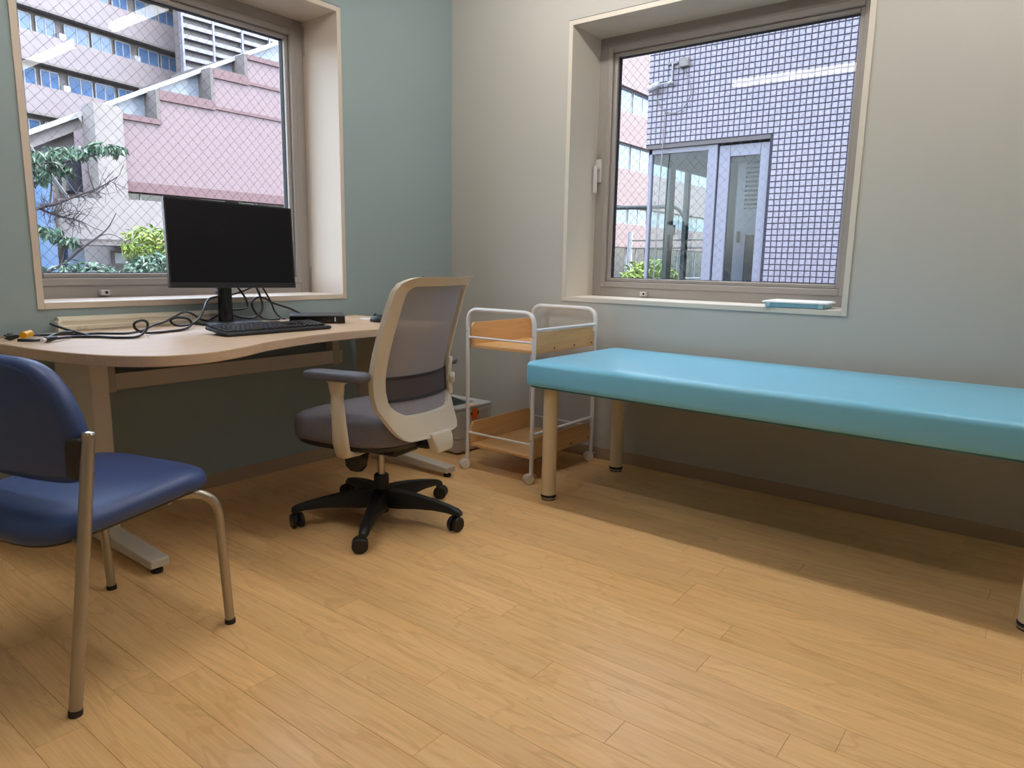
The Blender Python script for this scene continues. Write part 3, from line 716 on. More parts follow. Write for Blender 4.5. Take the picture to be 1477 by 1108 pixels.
# ------------------------------------------------------------------ office chair (local +Y is forwards)
def office_chair():
    t = empty('office_chair', (-1.335, -.865, 0), RAD(9))
    tag(t, 'grey mesh-back office swivel chair with off-white frame at the desk', 'office chair')
    # five-star base
    base = MB().lathe([(.020, .03), (.026, .032), (.026, .060), (.042, .064), (.044, .118), (.036, .126), (.030, .128), (.029, .180), (.026, .186)], n=24).obj('base_hub', 'black_plastic', t)
    for k in range(5):
        a = RAD(-8+72*k); d = Vector((cos(a), sin(a), 0)); s = Vector((-sin(a), cos(a), 0)); up = Vector((0, 0, 1))
        rings = []
        for r, w, zt, zb in ((.03, .036, .128, .062), (.09, .033, .126, .064), (.16, .027, .118, .070), (.23, .022, .106, .072), (.29, .019, .093, .068), (.325, .017, .083, .060), (.340, .013, .073, .058)):
            c = d*r; wt = w*.62
            rings.append([c+s*w+up*zb, c+s*w+up*(zb+(zt-zb)*.55), c+s*wt+up*zt, c-s*wt+up*zt, c-s*w+up*(zb+(zt-zb)*.55), c-s*w+up*zb])
        MB().loft(rings).obj('base_spoke', 'black_plastic', t, smooth=50)
        cw = RAD((200, 10, 155, 40, 80)[k]); ax = Vector((cos(cw), sin(cw), 0)); off = Vector((-sin(cw), cos(cw), 0))*.012
        c = d*.325+off; m = MB()
        for q in (-1, 1): m.lathe([(.010, -.0085), (.025, -.0085), (.0285, -.005), (.0285, .005), (.025, .0085), (.010, .0085)], c+ax*q*.0135+up*.0285, ax, 22)
        m.cyl(c-ax*.012+up*.0285, c+ax*.012+up*.0285, .009, n=12)
        w = m.obj('caster', 'black_plastic', t)
        f = MB(); f.cyl(d*.325+up*.036, d*.325+up*.068, .0075, n=12); f.tube([c+off*.1+ax*0+up*.028, c*.5+d*.1625+up*.048, d*.325+up*.058], .008, 8)
        f.obj('caster_stem', 'black_plastic', w)
    MB().cyl((0, 0, .17), (0, 0, .305), .014, n=18).obj('gas_column', 'steel_satin', t)
    # mechanism
    m = MB(); m.bx(-.075, .075, -.13, .11, .285, .335); m.bx(-.035, .035, -.25, -.12, .325, .352)
    mech = m.obj('mechanism', 'black_plastic', t, bevel=.012, seg=3)
    MB().loft([[(x, y, z) for x, y in rrect(w, l, .012, 4, -.165, -.02)] for w, l, z in ((.030, .05, .245), (.045, .075, .262), (.05, .085, .30), (.04, .06, .325))]).obj('lever_paddle', 'black_plastic', mech, smooth=60)
    MB().loft([[(x, y, z) for x, y in rrect(w, l, .012, 4, .15, -.06)] for w, l, z in ((.04, .07, .275), (.055, .09, .285), (.05, .08, .325))]).obj('tension_knob', 'black_plastic', mech, smooth=60)
    # seat
    def outline(sx, sy, n=48, cy=.040):
        out = []
        for k in range(n):
            a = 2*pi*k/n; e = 2/3.4
            x = sx*math.copysign(abs(cos(a))**e, cos(a)); y = sy*math.copysign(abs(sin(a))**e, sin(a))
            x *= 1-.06*max(0, -y/sy)
            out.append((x, y+cy))
        return out
    SX, SY = .252, .252
    rings = []
    for f, z in ((.93, .352), (.98, .355), (.995, .372), (1.0, .400), (.997, .424), (.975, .440), (.92, .450), (.76, .456), (.5, .459), (.25, .460), (.08, .460)):
        rr = []
        for x, y in outline(SX*f, SY*f):
            yy = (y-.040)/SY
            dz = -.020*max(0, yy-.45)**1.2/(.55**1.2) if yy > .45 else 0
            rr.append((x, y, z+(dz if z > .40 else dz*.6)))
        rings.append(rr)
    MB().loft(rings).obj('seat_cushion', 'seat_grey', t, smooth=70)
    MB().loft([[(x, y, z) for x, y in outline(SX*f, SY*f)] for f, z in ((.82, .330), (.95, .336), (.975, .352), (.93, .357))]).obj('seat_pan', 'black_plastic', t, smooth=50)
    # armrests
    for s in (-1, 1):
        P = [(s*.10, -.03, .322), (s*.19, -.035, .322), (s*.258, -.043, .330), (s*.275, -.048, .375), (s*.278, -.044, .46), (s*.276, -.038, .54), (s*.271, -.030, .585), (s*.268, -.026, .602)]
        rings = []; wd = [(.028, .012), (.032, .013), (.036, .015), (.036, .016), (.031, .014), (.027, .014), (.036, .017), (.072, .022)]
        for i, p in enumerate(P):
            p = Vector(p); q = Vector(P[min(i+1, len(P)-1)])-Vector(P[max(i-1, 0)]); q.y = 0; q.normalize(); nn = Vector((-q.z, 0, q.x))
            a, b = wd[i]; rings.append([p+Vector((0, a*cos(w), 0))+nn*b*sin(w) for w in [2*pi*j/16 for j in range(16)]])
        arm = MB().loft(rings).obj('arm_post', 'shell_white', t, smooth=60)
        MB().bx(s*.276-.007, s*.276+.007, -.023, -.010, .478, .50).obj('height_button', 'shell_white', arm, bevel=.002)
        pr = []
        for f, z in ((.86, .600), (.97, .602), (1.0, .609), (1.0, .619), (.97, .626), (.90, .629), (.6, .630)):
            pr.append([(s*.268+x*f*1.0, -.030+y*f, z-(.004 if y > .1 else 0)) for x, y in rrect(.084, .270, .032, 6)])
        MB().loft(pr).obj('arm_pad', 'armpad_slate', t, smooth=60)
    # back: a surface x = u*hw, y = prof(z) + bow*u^2
    Z0, Z1 = .380, .955
    pz = [(.33, -.282), (.372, -.268), (.45, -.232), (.54, -.205), (.60, -.205), (.70, -.228), (.80, -.258), (.90, -.288), (.935, -.304), (.955, -.330)]
    def prof(z):
        for (a, ya), (b, yb) in zip(pz[:-1], pz[1:]):
            if z <= b: 
                f = max(0, (z-a)/(b-a)); return ya+(yb-ya)*f
        return pz[-1][1]
    def psm(z): return sum(prof(z+d) for d in (-.03, -.02, -.01, 0, .01, .02, .03))/7 if z < .93 else prof(z)
    def hw(z): return .214+.016*sin(pi*min(1, max(0, (z-.37)/.58)))
    def S(x, z, off=0): return Vector((x, psm(z)+.062*(x/.22)**2+off, z))
    def loop(inset, n=14, rtop=.050, rbot=.040, zb=0, zt=0):
        w = .222-inset; z0 = Z0+zb; z1 = Z1-zt; out = []
        for qx, top, a0 in ((1, 1, 0), (-1, 1, 90), (-1, 0, 180), (1, 0, 270)):
            r = rtop-inset*.6 if top else rbot-inset*.4
            cz = z1-r if top else z0+r
            for k in range(n+1):
                a = RAD(a0+90*k/n); out.append((qx*(w-r)+r*cos(a), cz+r*sin(a)))
        # subdivide the straight sides
        res = []
        for i, p in enumerate(out):
            q = out[(i+1) % len(out)]; res.append(p); L = math.hypot(q[0]-p[0], q[1]-p[1])
            if L > .05:
                nn = 12
                res += [(p[0]+(q[0]-p[0])*j/nn, p[1]+(q[1]-p[1])*j/nn) for j in range(1, nn)]
        return res
    def shape(pts): return [(x*hw(z)/.222*(1 if z > .5 else .80+.20*max(0, (z-Z0)/(.5-Z0))), z) for x, z in pts]
    def frame(o_in, i_in, y0, y1, zbi, zti, mat, name, par):
        A = shape(loop(o_in)); B = shape(loop(i_in, zb=zbi, zt=zti, rtop=.055, rbot=.085))
        r = [[S(x, z, y0) for x, z in A], [S(x, z, y1) for x, z in A], [S(x, z, y1) for x, z in B], [S(x, z, y0) for x, z in B]]
        r.append(r[0]); return MB().loft(r, False, False).obj(name, mat, par, smooth=50, bevel=.003)
    fr = frame(0, .040, -.020, .004, .085, .030, 'shell_white', 'back_frame', t)
    # mesh panel
    grid = MB(); nx, nz = 16, 30; vs = []; fs = []
    B = shape(loop(.036, zb=.081, zt=.026, rtop=.055, rbot=.085))
    zs0 = min(p[1] for p in B); zs1 = max(p[1] for p in B)
    def halfw(z):
        best = 0
        for i, p in enumerate(B):
            q = B[(i+1) % len(B)]
            if (p[1]-z)*(q[1]-z) <= 0 and p[1] != q[1]:
                x = p[0]+(q[0]-p[0])*(z-p[1])/(q[1]-p[1]); best = max(best, abs(x))
        return best
    for i in range(nz+1):
        z = zs0+(zs1-zs0)*(i/nz); z = min(max(z, zs0+.0005), zs1-.0005); w = halfw(z)
        for j in range(nx+1): vs.append(S(w*(2*j/nx-1), z, -.004))
    for i in range(nz):
        for j in range(nx): a = i*(nx+1)+j; fs.append((a, a+1, a+nx+2, a+nx+1))
    grid.add(vs, fs); grid.obj('back_mesh', 'mesh_grey', t, smooth=80)
    # lumbar band with dark hems and the adjuster knobs
    def band(z0, z1, off, mat, name, par):
        m = MB(); A, B2, C, D = [], [], [], []
        for j in range(17):
            u = 2*j/16-1; w = halfw((z0+z1)/2)*.99
            dz = .014*(u*u-1)*0
            A.append(S(w*u, z0+dz, off)); B2.append(S(w*u, z1+dz, off)); C.append(S(w*u, z1+dz, off-.004)); D.append(S(w*u, z0+dz, off-.004))
        rings = list(map(list, zip(A, B2, C, D))); return m.loft(rings).obj(name, mat, par, smooth=60)
    lb = band(.525, .600, -.006, 'lumbar_dark', 'lumbar_band', t)
    band(.594, .606, -.008, 'lumbar_edge', 'band_hem', lb); band(.517, .528, -.008, 'lumbar_edge', 'band_hem', lb)
    for s in (1,):
        w = halfw(.56)
        p = S(s*(w+.006), .56, -.028)
        br = MB(); rr = []
        for z in (.495, .51, .56, .61, .635, .645):
            q = S(s*(w+.002), z, -.020); d = .014 if .5 < z < .64 else .008
            rr.append([q+Vector((s*.012, 0, 0)), q+Vector((s*.012, -d, 0)), q+Vector((-s*.012, -d, 0)), q+Vector((-s*.012, 0, 0))])
        if s > 0 or s < 0: bk = br.loft(rr).obj('lumbar_slider', 'shell_white', t, smooth=40, bevel=.003)
        kd = Vector((s*.55, -.83, 0)).normalized()
        MB().lathe([(.020, 0), (.022, .002), (.022, .016), (.018, .020)], p+Vector((0, -.004, 0)), kd, 20).obj('lumbar_knob', 'shell_white', bk)
    # spine bracket below the frame
    sp = MB(); rr = []
    for z, w, d in ((.395, .060, .030), (.370, .058, .034), (.345, .052, .036), (.322, .044, .036)):
        q = S(0, max(z, .35), -.026); rr.append([(-w, q.y-.004, z), (w, q.y-.004, z), (w, q.y+d, z), (-w, q.y+d, z)])
    sp.loft(rr).obj('spine_bracket', 'shell_white', t, bevel=.006, seg=3)
    # hanger strip on the top rim
    tp = MB(); A = [S(x, .953, -.022) for x in [-.15+.3*j/12 for j in range(13)]]
    tp.loft([[p+Vector((0, -.006, .004)), p+Vector((0, .012, .004)), p+Vector((0, .012, .007)), p+Vector((0, -.006, .007))] for p in A]).obj('top_cap', 'aluminium_taupe', fr, smooth=40)
office_chair()

# ------------------------------------------------------------------ blue visitor chair (local +Y is forwards)
def visitor_chair():
    t = empty('visitor_chair', (-2.433, -.977, 0), RAD(-75.7))
    tag(t, 'dark blue vinyl visitor chair with satin metal legs beside the desk', 'chair')
    R = .0128
    for s in (-1, 1):
        P = [(s*.240, -.224, .012), (s*.240, -.196, .205), (s*.240, -.166, .42), (s*.240, -.139, .622)]
        pst = MB().tube(catmull(P, 4), R+.0012, 16).obj('back_post', 'chrome_satin', t)
        MB().lathe([(R+.0012, 0), (R+.0018, .002), (R, .006), (.002, .0085)], P[-1], Vector(P[-1])-Vector(P[-2]), 16).obj('post_cap', 'steel_satin', pst)
        MB().cyl((s*.240, -.2255, 0), (s*.240, -.2238, .014), R+.0022, n=16).obj('foot_cap', 'rubber_black', pst)
        F = fillet([(s*.240, .226, .012), (s*.238, .206, .390), (s*.150, .090, .396), (s*.130, -.14, .386)], .075, 8)
        fl = MB().tube(F, R, 14).obj('leg', 'chrome_satin', t)
        MB().cyl((s*.240, .2268, 0), (s*.240, .226, .014), R+.0015, n=16).obj('foot_cap', 'rubber_black', fl)
        MB().cyl((s*.130, -.135, .386), (s*.238, -.172, .378), R*.8, n=12).obj('seat_strut', 'chrome_satin', t)
    for y in (-.10, .09): MB().cyl((-.2, y, .392), (.2, y, .392), .009, n=10).obj('seat_rail', 'chrome_satin', t)
    def outline(sx, sy, cy, n=52, ex=4.6):
        out = []
        for k in range(n):
            a = 2*pi*k/n; e = 2/ex
            x = sx*math.copysign(abs(cos(a))**e, cos(a)); y = sy*math.copysign(abs(sin(a))**e, sin(a))
            out.append((x*(1+.03*(y/sy)), y+cy))
        return out
    SX, SY, CY = .224, .240, .006
    def dz(y): return .016*(y-CY)/SY + (-.016*max(0, (y-CY)/SY-.55)/.45) - .006*max(0, -(y-CY)/SY-.6)/.4
    rings = []
    for f, z in ((.93, .402), (.975, .404), (1.0, .416), (.998, .430), (.975, .442), (.92, .450), (.8, .455), (.55, .457), (.28, .457), (.08, .457)):
        rings.append([(x, y, z-.006+dz(y)) for x, y in outline(SX*f, SY*f, CY)])
    MB().loft(rings).obj('seat', 'chair_blue', t, smooth=70)
    MB().loft([[(x, y, z-.006+dz(y)) for x, y in outline(SX*f, SY*f, CY)] for f, z in ((.84, .392), (.95, .396), (.965, .406), (.93, .409))]).obj('seat_pan', 'chair_pan', t, smooth=50)
    # backrest: shield shape, gently bowed
    import itertools
    prof = [(0, .500), (.10, .500), (.175, .504), (.205, .520), (.216, .56), (.219, .61), (.214, .65), (.202, .69), (.183, .725), (.158, .755), (.125, .774), (.08, .784), (.0, .787)]
    right = catmull([(x, 0, z) for x, z in prof], 4)
    L = [(p.x, p.z) for p in right]; loop = L+[(-x, z) for x, z in reversed(L[1:-1])]
    cz = .643
    def P(x, z, y): return Vector((x, -.150-(z-.62)*.10+.32*x*x*1.2+y, z))
    rings = []
    for f, y in ((.90, -.030), (.965, -.027), (1, -.016), (1, .004), (.975, .014), (.9, .021), (.7, .026), (.4, .028), (.12, .028)):
        rings.append([P(x*f, cz+(z-cz)*f, y) for x, z in loop])
    back = MB().loft(list(reversed(rings))).obj('backrest', 'chair_blue', t, smooth=70)
    rings = [[P(x*f, cz+(z-cz)*f, y) for x, z in loop] for f, y in ((.10, -.0325), (.5, -.0325), (.85, -.0325), (.91, -.031), (.92, -.027))]
    MB().loft(list(reversed(rings))).obj('back_panel', 'chair_blue', back, smooth=70)
    for s in (-1, 1):
        m = MB(); rr = []
        for z in (.522, .535, .60, .615):
            w = .018 if z in (.522, .615) else .03
            rr.append([(s*(.190), -.165, z), (s*.190, -.135, z), (s*(.238), -.128, z), (s*.238, -.160, z)])
        m.loft(rr).obj('back_bracket', 'chair_pan', t, bevel=.006)
visitor_chair()

# ================================================================== outside
GZ = -0.45
struct(MB().bx(-60, 90, WT+.3, 110, GZ-.3, GZ).obj('ground', 'asphalt', smooth=0))
def ground_right():
    struct(MB().bx(WT+.3, 90, -40, WT+.3, GZ-.3, GZ).obj('ground_side', 'asphalt', smooth=0))
ground_right()

def win_unit(par, mat, w, h, cache={}):
    """framed pane pair: frame with two sliding panes, facing -Y, origin at the lower left"""
    key = (mat, round(w, 2), round(h, 2))
    if key not in cache:
        f = MB(); t = .05
        f.bx(0, w, -.03, .03, 0, t); f.bx(0, w, -.03, .03, h-t, h); f.bx(0, t, -.03, .03, 0, h); f.bx(w-t, w, -.03, .03, 0, h); f.bx(w/2-t/2, w/2+t/2, -.03, .03, t, h-t)
        fo = f.obj('window_unit', 'frame_white', par, smooth=0)
        p = MB(); p.bx(t, w/2-t/2, -.008, .008, t, h-t); po = p.obj('pane', mat, fo, smooth=0)
        p = MB(); p.bx(w/2+t/2, w-t, -.008, .008, t, h-t); p2 = p.obj('pane', mat, fo, smooth=0)
        cache[key] = fo; return fo
    src = cache[key]; c = share(src, par)
    for ch in src.children: share(ch, c)
    return c

def far_building():
    """long pale building with ribbon windows"""
    t = empty('ribbon_window_building', (12, 42, 0), RAD(12))
    tag(t, 'long pale pink building with ribbon windows behind the stepped wall', 'building')
    X0, X1 = -16.0, 13.3; dep = 12
    bands = [(9.0-2.735*3-.9, 5.86-1.62), ]
    # parapet band z ranges (bottom at ledge line + window head, top at the sill)
    zs = []
    z = 14.06+2.735
    while z > 0: zs.append(z); z -= 2.735
    MB().bx(X0, X1, .55, dep, GZ, 18.6).obj('core', 'ledge_grey', t, smooth=0)
    k = 0
    for zl in zs:
        # spandrel from ledge line up to the sill above
        MB().bx(X0, X1, 0, .6, zl+.02, zl+1.46).obj('spandrel', 'pale_pink_tile', t, smooth=0)
        MB().bx(X0, X1, -.06, .58, zl-.10, zl+.03).obj('ledge', 'ledge_grey', t, smooth=0)
        if zl-1.25 < 0: continue
        x = X0+.4; i = 0
        pat = [1.30, 1.26, 0.9]
        while x < X1-1.4:
            w = (1.42, 1.22, 1.02)[i % 3]
            u = win_unit(t, 'pane_blue', w, .96)
            u.location = (x, .42, zl-1.27)
            # clerestory strip and white pier between the units
            if i % 3 == 2 and zl < 15:
                MB().bx(x+w+.04, x+w+.42, .1, .5, zl-1.28, zl-.95).obj('air_conditioner', 'frame_white', t, smooth=0)
            x += w+(.16, .24, .52)[i % 3]; i += 1
    MB().bx(X0, X1, -.1, dep, 18.0, 18.7).obj('parapet', 'pale_pink_tile', t, smooth=0)
far_building()

def lattice_screen():
    """grey louvred plant screen right of the long building"""
    t = empty('louvre_screen', (20.4, 41.0, 9)); tag(t, 'grey louvred roof screen between the two pink buildings', 'screen')
    MB().bx(0, 16, 0.3, 1.0, 0, 12).obj('backing', 'ledge_grey', t, smooth=0)
    s0 = None
    for k in range(19):
        if s0 is None: s0 = MB().bx(0, 16, 0, .25, -.12, .12).obj('louvre', 'alu_lilac', t, smooth=0); s0.location = (0, 0, .3)
        else: share(s0, t, (0, 0, .3+k*.62))
    for k in range(9): MB().bx(k*2-.06, k*2+.06, -.05, .3, 0, 12).obj('post', 'alu_lilac', t, smooth=0)
lattice_screen()

def stepped_building():
    t = empty('stepped_building', (0, 20, 0)); tag(t, 'pink tiled wall stepping up to the right under a sloping white beam', 'building')
    Y = 0.0
    # steps: (x0, x1, ztop)
    steps = [(7.04, 8.27, 5.23), (8.27, 10.10, 6.12), (10.10, 11.36, 7.15), (11.36, 20.0, 7.86)]
    for i, (a, b, zt) in enumerate(steps):
        MB().bx(a, b, .02, 5, 2.96, zt).obj('wall_block', 'pink_tile', t, smooth=0)
        h = (.16, .30, .30, .16)[i]
        MB().bx(a-.0, b, -.05, .3, zt-h, zt).obj('coping_band', 'pink_tile_dark', t, smooth=0)
        if i: MB().bx(a-.12, a+.002, -.04, 4.9, steps[i-1][2]-.02, zt-.01).obj('step_riser', 'concrete_grey', t, smooth=0)
    # thin darker string courses that run on from each step
    for a, z in ((8.27, 5.08), (10.10, 5.98), (11.36, 6.90)):
        pass
    MB().bx(10.1, 20, -.035, .05, 5.86, 5.96).obj('string_course', 'pink_tile_dark', t, smooth=0)
    MB().bx(11.36, 20, -.035, .05, 6.88, 6.98).obj('string_course', 'pink_tile_dark', t, smooth=0)
    MB().bx(6.9, 20, -.06, .1, 2.96, 3.26).obj('base_band', 'pink_tile_dark', t, smooth=0)
    # strip window under the wall, of dark glass
    MB().bx(7.0, 20, .35, 5, GZ, 2.97).obj('lower_wall', 'concrete_pale', t, smooth=0)
    for x in (7.05, 7.62, 8.6):
        w = {7.05: .52, 7.62: .95, 8.6: 3}[x]
        MB().bx(x, x+w, .25, .36, 2.62, 2.93).obj('strip_pane', 'pane_dark', t, smooth=0)
        MB().bx(x+w, x+w+.05, .22, .36, 2.60, 2.95).obj('strip_mullion', 'frame_white', t, smooth=0)
    # sloping beam of the stair gallery and its glazed triangles
    A = Vector((4.3, .6, 4.12)); B = Vector((13.6, .6, 9.02)); d = (B-A).normalized(); n = Vector((-d.z, 0, d.x))
    def slab(p, q, lo, hi, y0, y1): return MB().loft([[p+n*lo+Vector((0, y0, 0)), p+n*hi+Vector((0, y0, 0)), p+n*hi+Vector((0, y1, 0)), p+n*lo+Vector((0, y1, 0))], [q+n*lo+Vector((0, y0, 0)), q+n*hi+Vector((0, y0, 0)), q+n*hi+Vector((0, y1, 0)), q+n*lo+Vector((0, y1, 0))]])
    slab(A, B, -.06, .06, -.1, .3).obj('slope_beam', 'frame_white', t, smooth=0)
    def zb(x): return A.z+(x-A.x)*d.z/d.x
    for a, b, zt in ((7.0, 8.16, 5.2), (8.27, 9.98, 6.10), (10.1, 11.24, 7.12), (11.36, 13.5, 7.85)):
        m = MB(); z1, z2 = zb(a)-.08, zb(b)-.08
        P = [(a, max(z1, zt)), (a, zt), (b, zt), (b, z2)]
        if z1 <= zt: P = [(a+(zt-z1)/(z2-z1)*(b-a), zt), (b, zt), (b, z2)]
        m.loft([[(x, .72, z) for x, z in P], [(x, .76, z) for x, z in P]]).obj('gallery_glass', 'frosted', t, smooth=0)
    # concrete stair flank on the left, column and curved balcony
    P = [(2.6, GZ), (6.2, GZ), (6.2, 5.0), (4.3, 4.0), (2.6, 3.1)]
    m = MB().loft([[(x, 1.2, z) for x, z in P], [(x, 1.6, z) for x, z in P]]); m.obj('stair_flank', 'concrete_pale', t, smooth=0)
    slab(Vector((2.4, .9, 3.05)), Vector((6.15, .9, 5.06)), -.34, .0, -.2, .4).obj('stair_string', 'concrete_pale', t, smooth=0)
    MB().bx(6.22, 7.02, -.25, .6, 2.5, 5.36).obj('column', 'concrete_pale', t, smooth=0)
    MB().bx(5.65, 6.22, .9, 1.2, 2.9, 3.9).obj('stair_window', 'pane_dark', t, smooth=0)
    # a slanting steel escape stair with blue rails
    slab(Vector((4.72, .3, 3.95)), Vector((5.75, .3, 2.35)), -.05, .12, -.1, .2).obj('escape_string', 'frame_white', t, smooth=0)
    slab(Vector((4.95, .2, 4.0)), Vector((5.95, .2, 2.45)), -.02, .03, -.05, .0).obj('escape_rail', 'pane_blue', t, smooth=0)
    MB().bx(4.2, 5.2, .4, 1.1, GZ, 3.2).obj('blue_pier', 'pane_blue', t, smooth=0)  # plain box in the blue pane material
    # balcony
    pts = [Vector((8.9, -.9, 0)), Vector((7.9, -1.35, 0)), Vector((6.9, -1.4, 0)), Vector((6.1, -1.05, 0)), Vector((5.55, -.4, 0)), Vector((5.3, .5, 0))]
    C = catmull(pts, 6)
    m = MB(); rings = []
    for i, p in enumerate(C):
        tn = (C[min(i+1, len(C)-1)]-C[max(i-1, 0)]).normalized(); nn = Vector((-tn.y, tn.x, 0))*.18
        rings.append([p+Vector((0, 0, 1.40)), p+Vector((0, 0, 2.62)), p+nn*-1+Vector((0, 0, 2.62)), p+nn*-1+Vector((0, 0, 1.40))])
    m.loft(rings).obj('balcony_wall', 'concrete_pale', t, smooth=60)
    pol = [(p.x, p.y) for p in C]+[(5.3, 1.0), (8.9, 1.0)]
    MB().prism(pol, 1.30, 1.48).obj('balcony_slab', 'concrete_grey', t, smooth=0)
    MB().bx(6.9, 7.4, -.95, -.75, 1.20, 1.295).obj('soffit_lamp', 'frame_white', t, bevel=.03)
    m = MB(); m.bx(6.62, 7.12, .25, .34, .72, 1.16); m.obj('notice_frame', 'concrete_grey', t, smooth=0)
    MB().bx(6.69, 7.05, .22, .26, .78, 1.10).obj('notice_sheet', 'frosted', t, smooth=0)
    MB().bx(5.5, 5.95, .5, .9, GZ, 1.32).obj('blue_door', 'pane_blue', t, smooth=0)
stepped_building()

def leaves(center, rad, n, size, droop=.4, seed=1, clumps=None):
    rnd = random.Random(seed); m = MB(); vs = []; fs = []
    for i in range(n):
        if clumps:
            c, r = rnd.choice(clumps); r = Vector(r)
        else: c, r = Vector((0, 0, 0)), Vector(rad)
        while True:
            p = Vector((rnd.uniform(-1, 1), rnd.uniform(-1, 1), rnd.uniform(-1, 1)))
            if p.length < 1: break
        p = Vector((p.x*r.x, p.y*r.y, p.z*r.z))+Vector(c)
        L = size*rnd.uniform(.7, 1.3); w = L*.36
        d = Vector((rnd.uniform(-1, 1), rnd.uniform(-1, 1), rnd.uniform(-1, .5)-droop)).normalized()
        s = d.cross(Vector((rnd.uniform(-1, 1), rnd.uniform(-1, 1), rnd.uniform(.2, 1)))).normalized()*w/2
        u = s.cross(d).normalized()*w*.25
        o = len(vs)
        vs += [p, p+d*L*.45+s+u, p+d*L, p+d*L*.45-s+u, p+d*L*.45]
        fs += [(o, o+1, o+4), (o+1, o+2, o+4), (o+2, o+3, o+4), (o+3, o, o+4)]
    m.add(vs, fs); return m

def plants():
    # tree just outside the back window; leafy sprays and bare twigs
    O = Vector((-.62, 5.9, GZ)); t = empty('leafy_tree', O)
    tag(t, 'tree with drooping green leaves and bare twigs close to the window', 'tree')
    def br(P, r0, r1, name='branch', k=5, par=t):
        C = catmull([Vector(p)-O for p in P], k); n = len(C)
        return MB().tube(C, [r0+(r1-r0)*i/(n-1) for i in range(n)], 6).obj(name, 'bark', par)
    br([(-.62, 5.9, GZ), (-.60, 5.9, .5), (-.55, 5.9, 1.2), (-.5, 5.9, 1.7), (-.42, 5.9, 2.5)], .06, .03, 'trunk')
    br([(-.56, 5.9, 1.25), (-.18, 5.85, 1.48), (.02, 5.8, 1.56), (.23, 5.8, 1.66), (.47, 5.8, 1.77), (.66, 5.8, 1.90)], .022, .006)
    br([(-.15, 5.86, 1.50), (.05, 5.9, 1.43), (.22, 5.9, 1.40), (.30, 5.9, 1.37)], .013, .004)
    br([(-.56, 5.9, .62), (-.25, 5.9, .76), (.04, 5.9, .90), (.28, 5.9, 1.10), (.44, 5.9, 1.22), (.56, 5.9, 1.33), (.66, 5.9, 1.50)], .022, .004)
    br([(.44, 5.9, 1.22), (.52, 5.9, 1.25), (.60, 5.9, 1.25), (.72, 5.9, 1.20)], .006, .003)
    br([(-.46, 5.9, 1.9), (-.2, 5.85, 1.95), (.2, 5.85, 2.02), (.7, 5.85, 2.22)], .014, .006)
    br([(-.05, 5.82, 1.53), (.0, 5.86, 1.75), (.0, 5.86, 1.95)], .010, .005)
    br([(.40, 5.8, 1.74), (.36, 5.8, 1.90), (.36, 5.8, 2.05)], .007, .003)
    br([(.04, 5.9, .9), (.07, 5.9, 1.0), (.09, 5.9, 1.12)], .010, .005)
    rnd = random.Random(5); tw = MB()
    for i in range(95):
        u = rnd.random()
        base = Vector((-.1+.75*u, 5.82, 1.50+.36*u)) if i % 2 else Vector((-.1+.4*u, 5.9, 1.48-.1*u))
        p = base-O; d = Vector((rnd.uniform(-.6, .9), rnd.uniform(-.5, .5), rnd.uniform(-.9, 1))).normalized(); L = rnd.uniform(.1, .28)
        q = p+d*L*.5+Vector((0, 0, rnd.uniform(-.03, .03))); e = q+(d+Vector((rnd.uniform(-.4, .4), 0, rnd.uniform(-.5, .5)))).normalized()*L*.5
        tw.tube([p, q, e], [.0035, .0028, .0018], 5)
        tw.tube([q, q+Vector((rnd.uniform(-.1, .12), 0, rnd.uniform(-.1, .12)))], .002, 5)
    stuff(tw.obj('twigs', 'bark', t))
    cl = [((-.12, 0, 2.02), (.16, .25, .10)), ((.08, -.05, 2.10), (.16, .25, .07)), ((.30, 0, 2.15), (.16, .2, .06)), ((.52, -.05, 2.22), (.15, .2, .05)), ((.70, 0, 2.23), (.10, .15, .04)), ((-.12, 0, 1.86), (.13, .25, .08)), ((.12, .05, 1.96), (.14, .2, .06)), ((-.4, 0, 2.05), (.2, .3, .15))]
    cl2 = [((-.16, .05, 1.30), (.10, .2, .06)), ((-.02, .02, 1.26), (.11, .2, .06)), ((.12, 0, 1.18), (.09, .15, .05)), ((-.35, 0, 1.32), (.14, .2, .09))]
    c1 = [(Vector((a[0]-O.x, a[1], a[2]-O.z)), r) for a, r in cl]; c2 = [(Vector((a[0]-O.x, a[1], a[2]-O.z)), r) for a, r in cl2]
    stuff(leaves(None, None, 620, .105, .7, 3, c1).obj('foliage', 'leaf_deep', t, smooth=0))
    stuff(leaves(None, None, 260, .10, .7, 4, c2).obj('low_foliage', 'leaf_deep', t, smooth=0))
    def bush(loc, rad, n, size, mat, label, seed, name='shrub', grp=None):
        e = empty(name, (loc[0], loc[1], GZ)); tag(e, label, 'shrub', grp)
        stuff(leaves(None, rad, n, size, .2, seed, [(Vector((0, 0, loc[2]-GZ)), rad)]).obj('foliage', mat, e, smooth=0))
        MB().tube([(0, 0, 0), (.03, 0, (loc[2]-GZ)*.6), (0, .02, loc[2]-GZ)], [.05, .04, .02], 7).obj('stem', 'bark', e)
    bush((2.22, 8.3, 1.18), (.48, .35, .32), 800, .11, 'leaf_lime', 'bright lime green shrub under the concrete balcony', 11)
    bush((1.75, 7.1, .82), (.55, .4, .24), 700, .12, 'leaf_teal', 'grey-green shrub in front of the lime green one', 12)
    bush((-.12, 4.9, .70), (.50, .3, .25), 800, .09, 'leaf_teal', 'low grey-green hedge plant before the leafy tree', 13)
    bush((13.5, 5.55, .62), (.8, .75, .55), 1300, .17, 'leaf_lime', 'bright green bush in front of the salmon building', 14)
    bush((3.75, 8.7, 1.72), (.55, .4, .28), 260, .09, 'leaf_lime', 'thin yellowish shrub with its top showing above the monitor', 15)
plants()

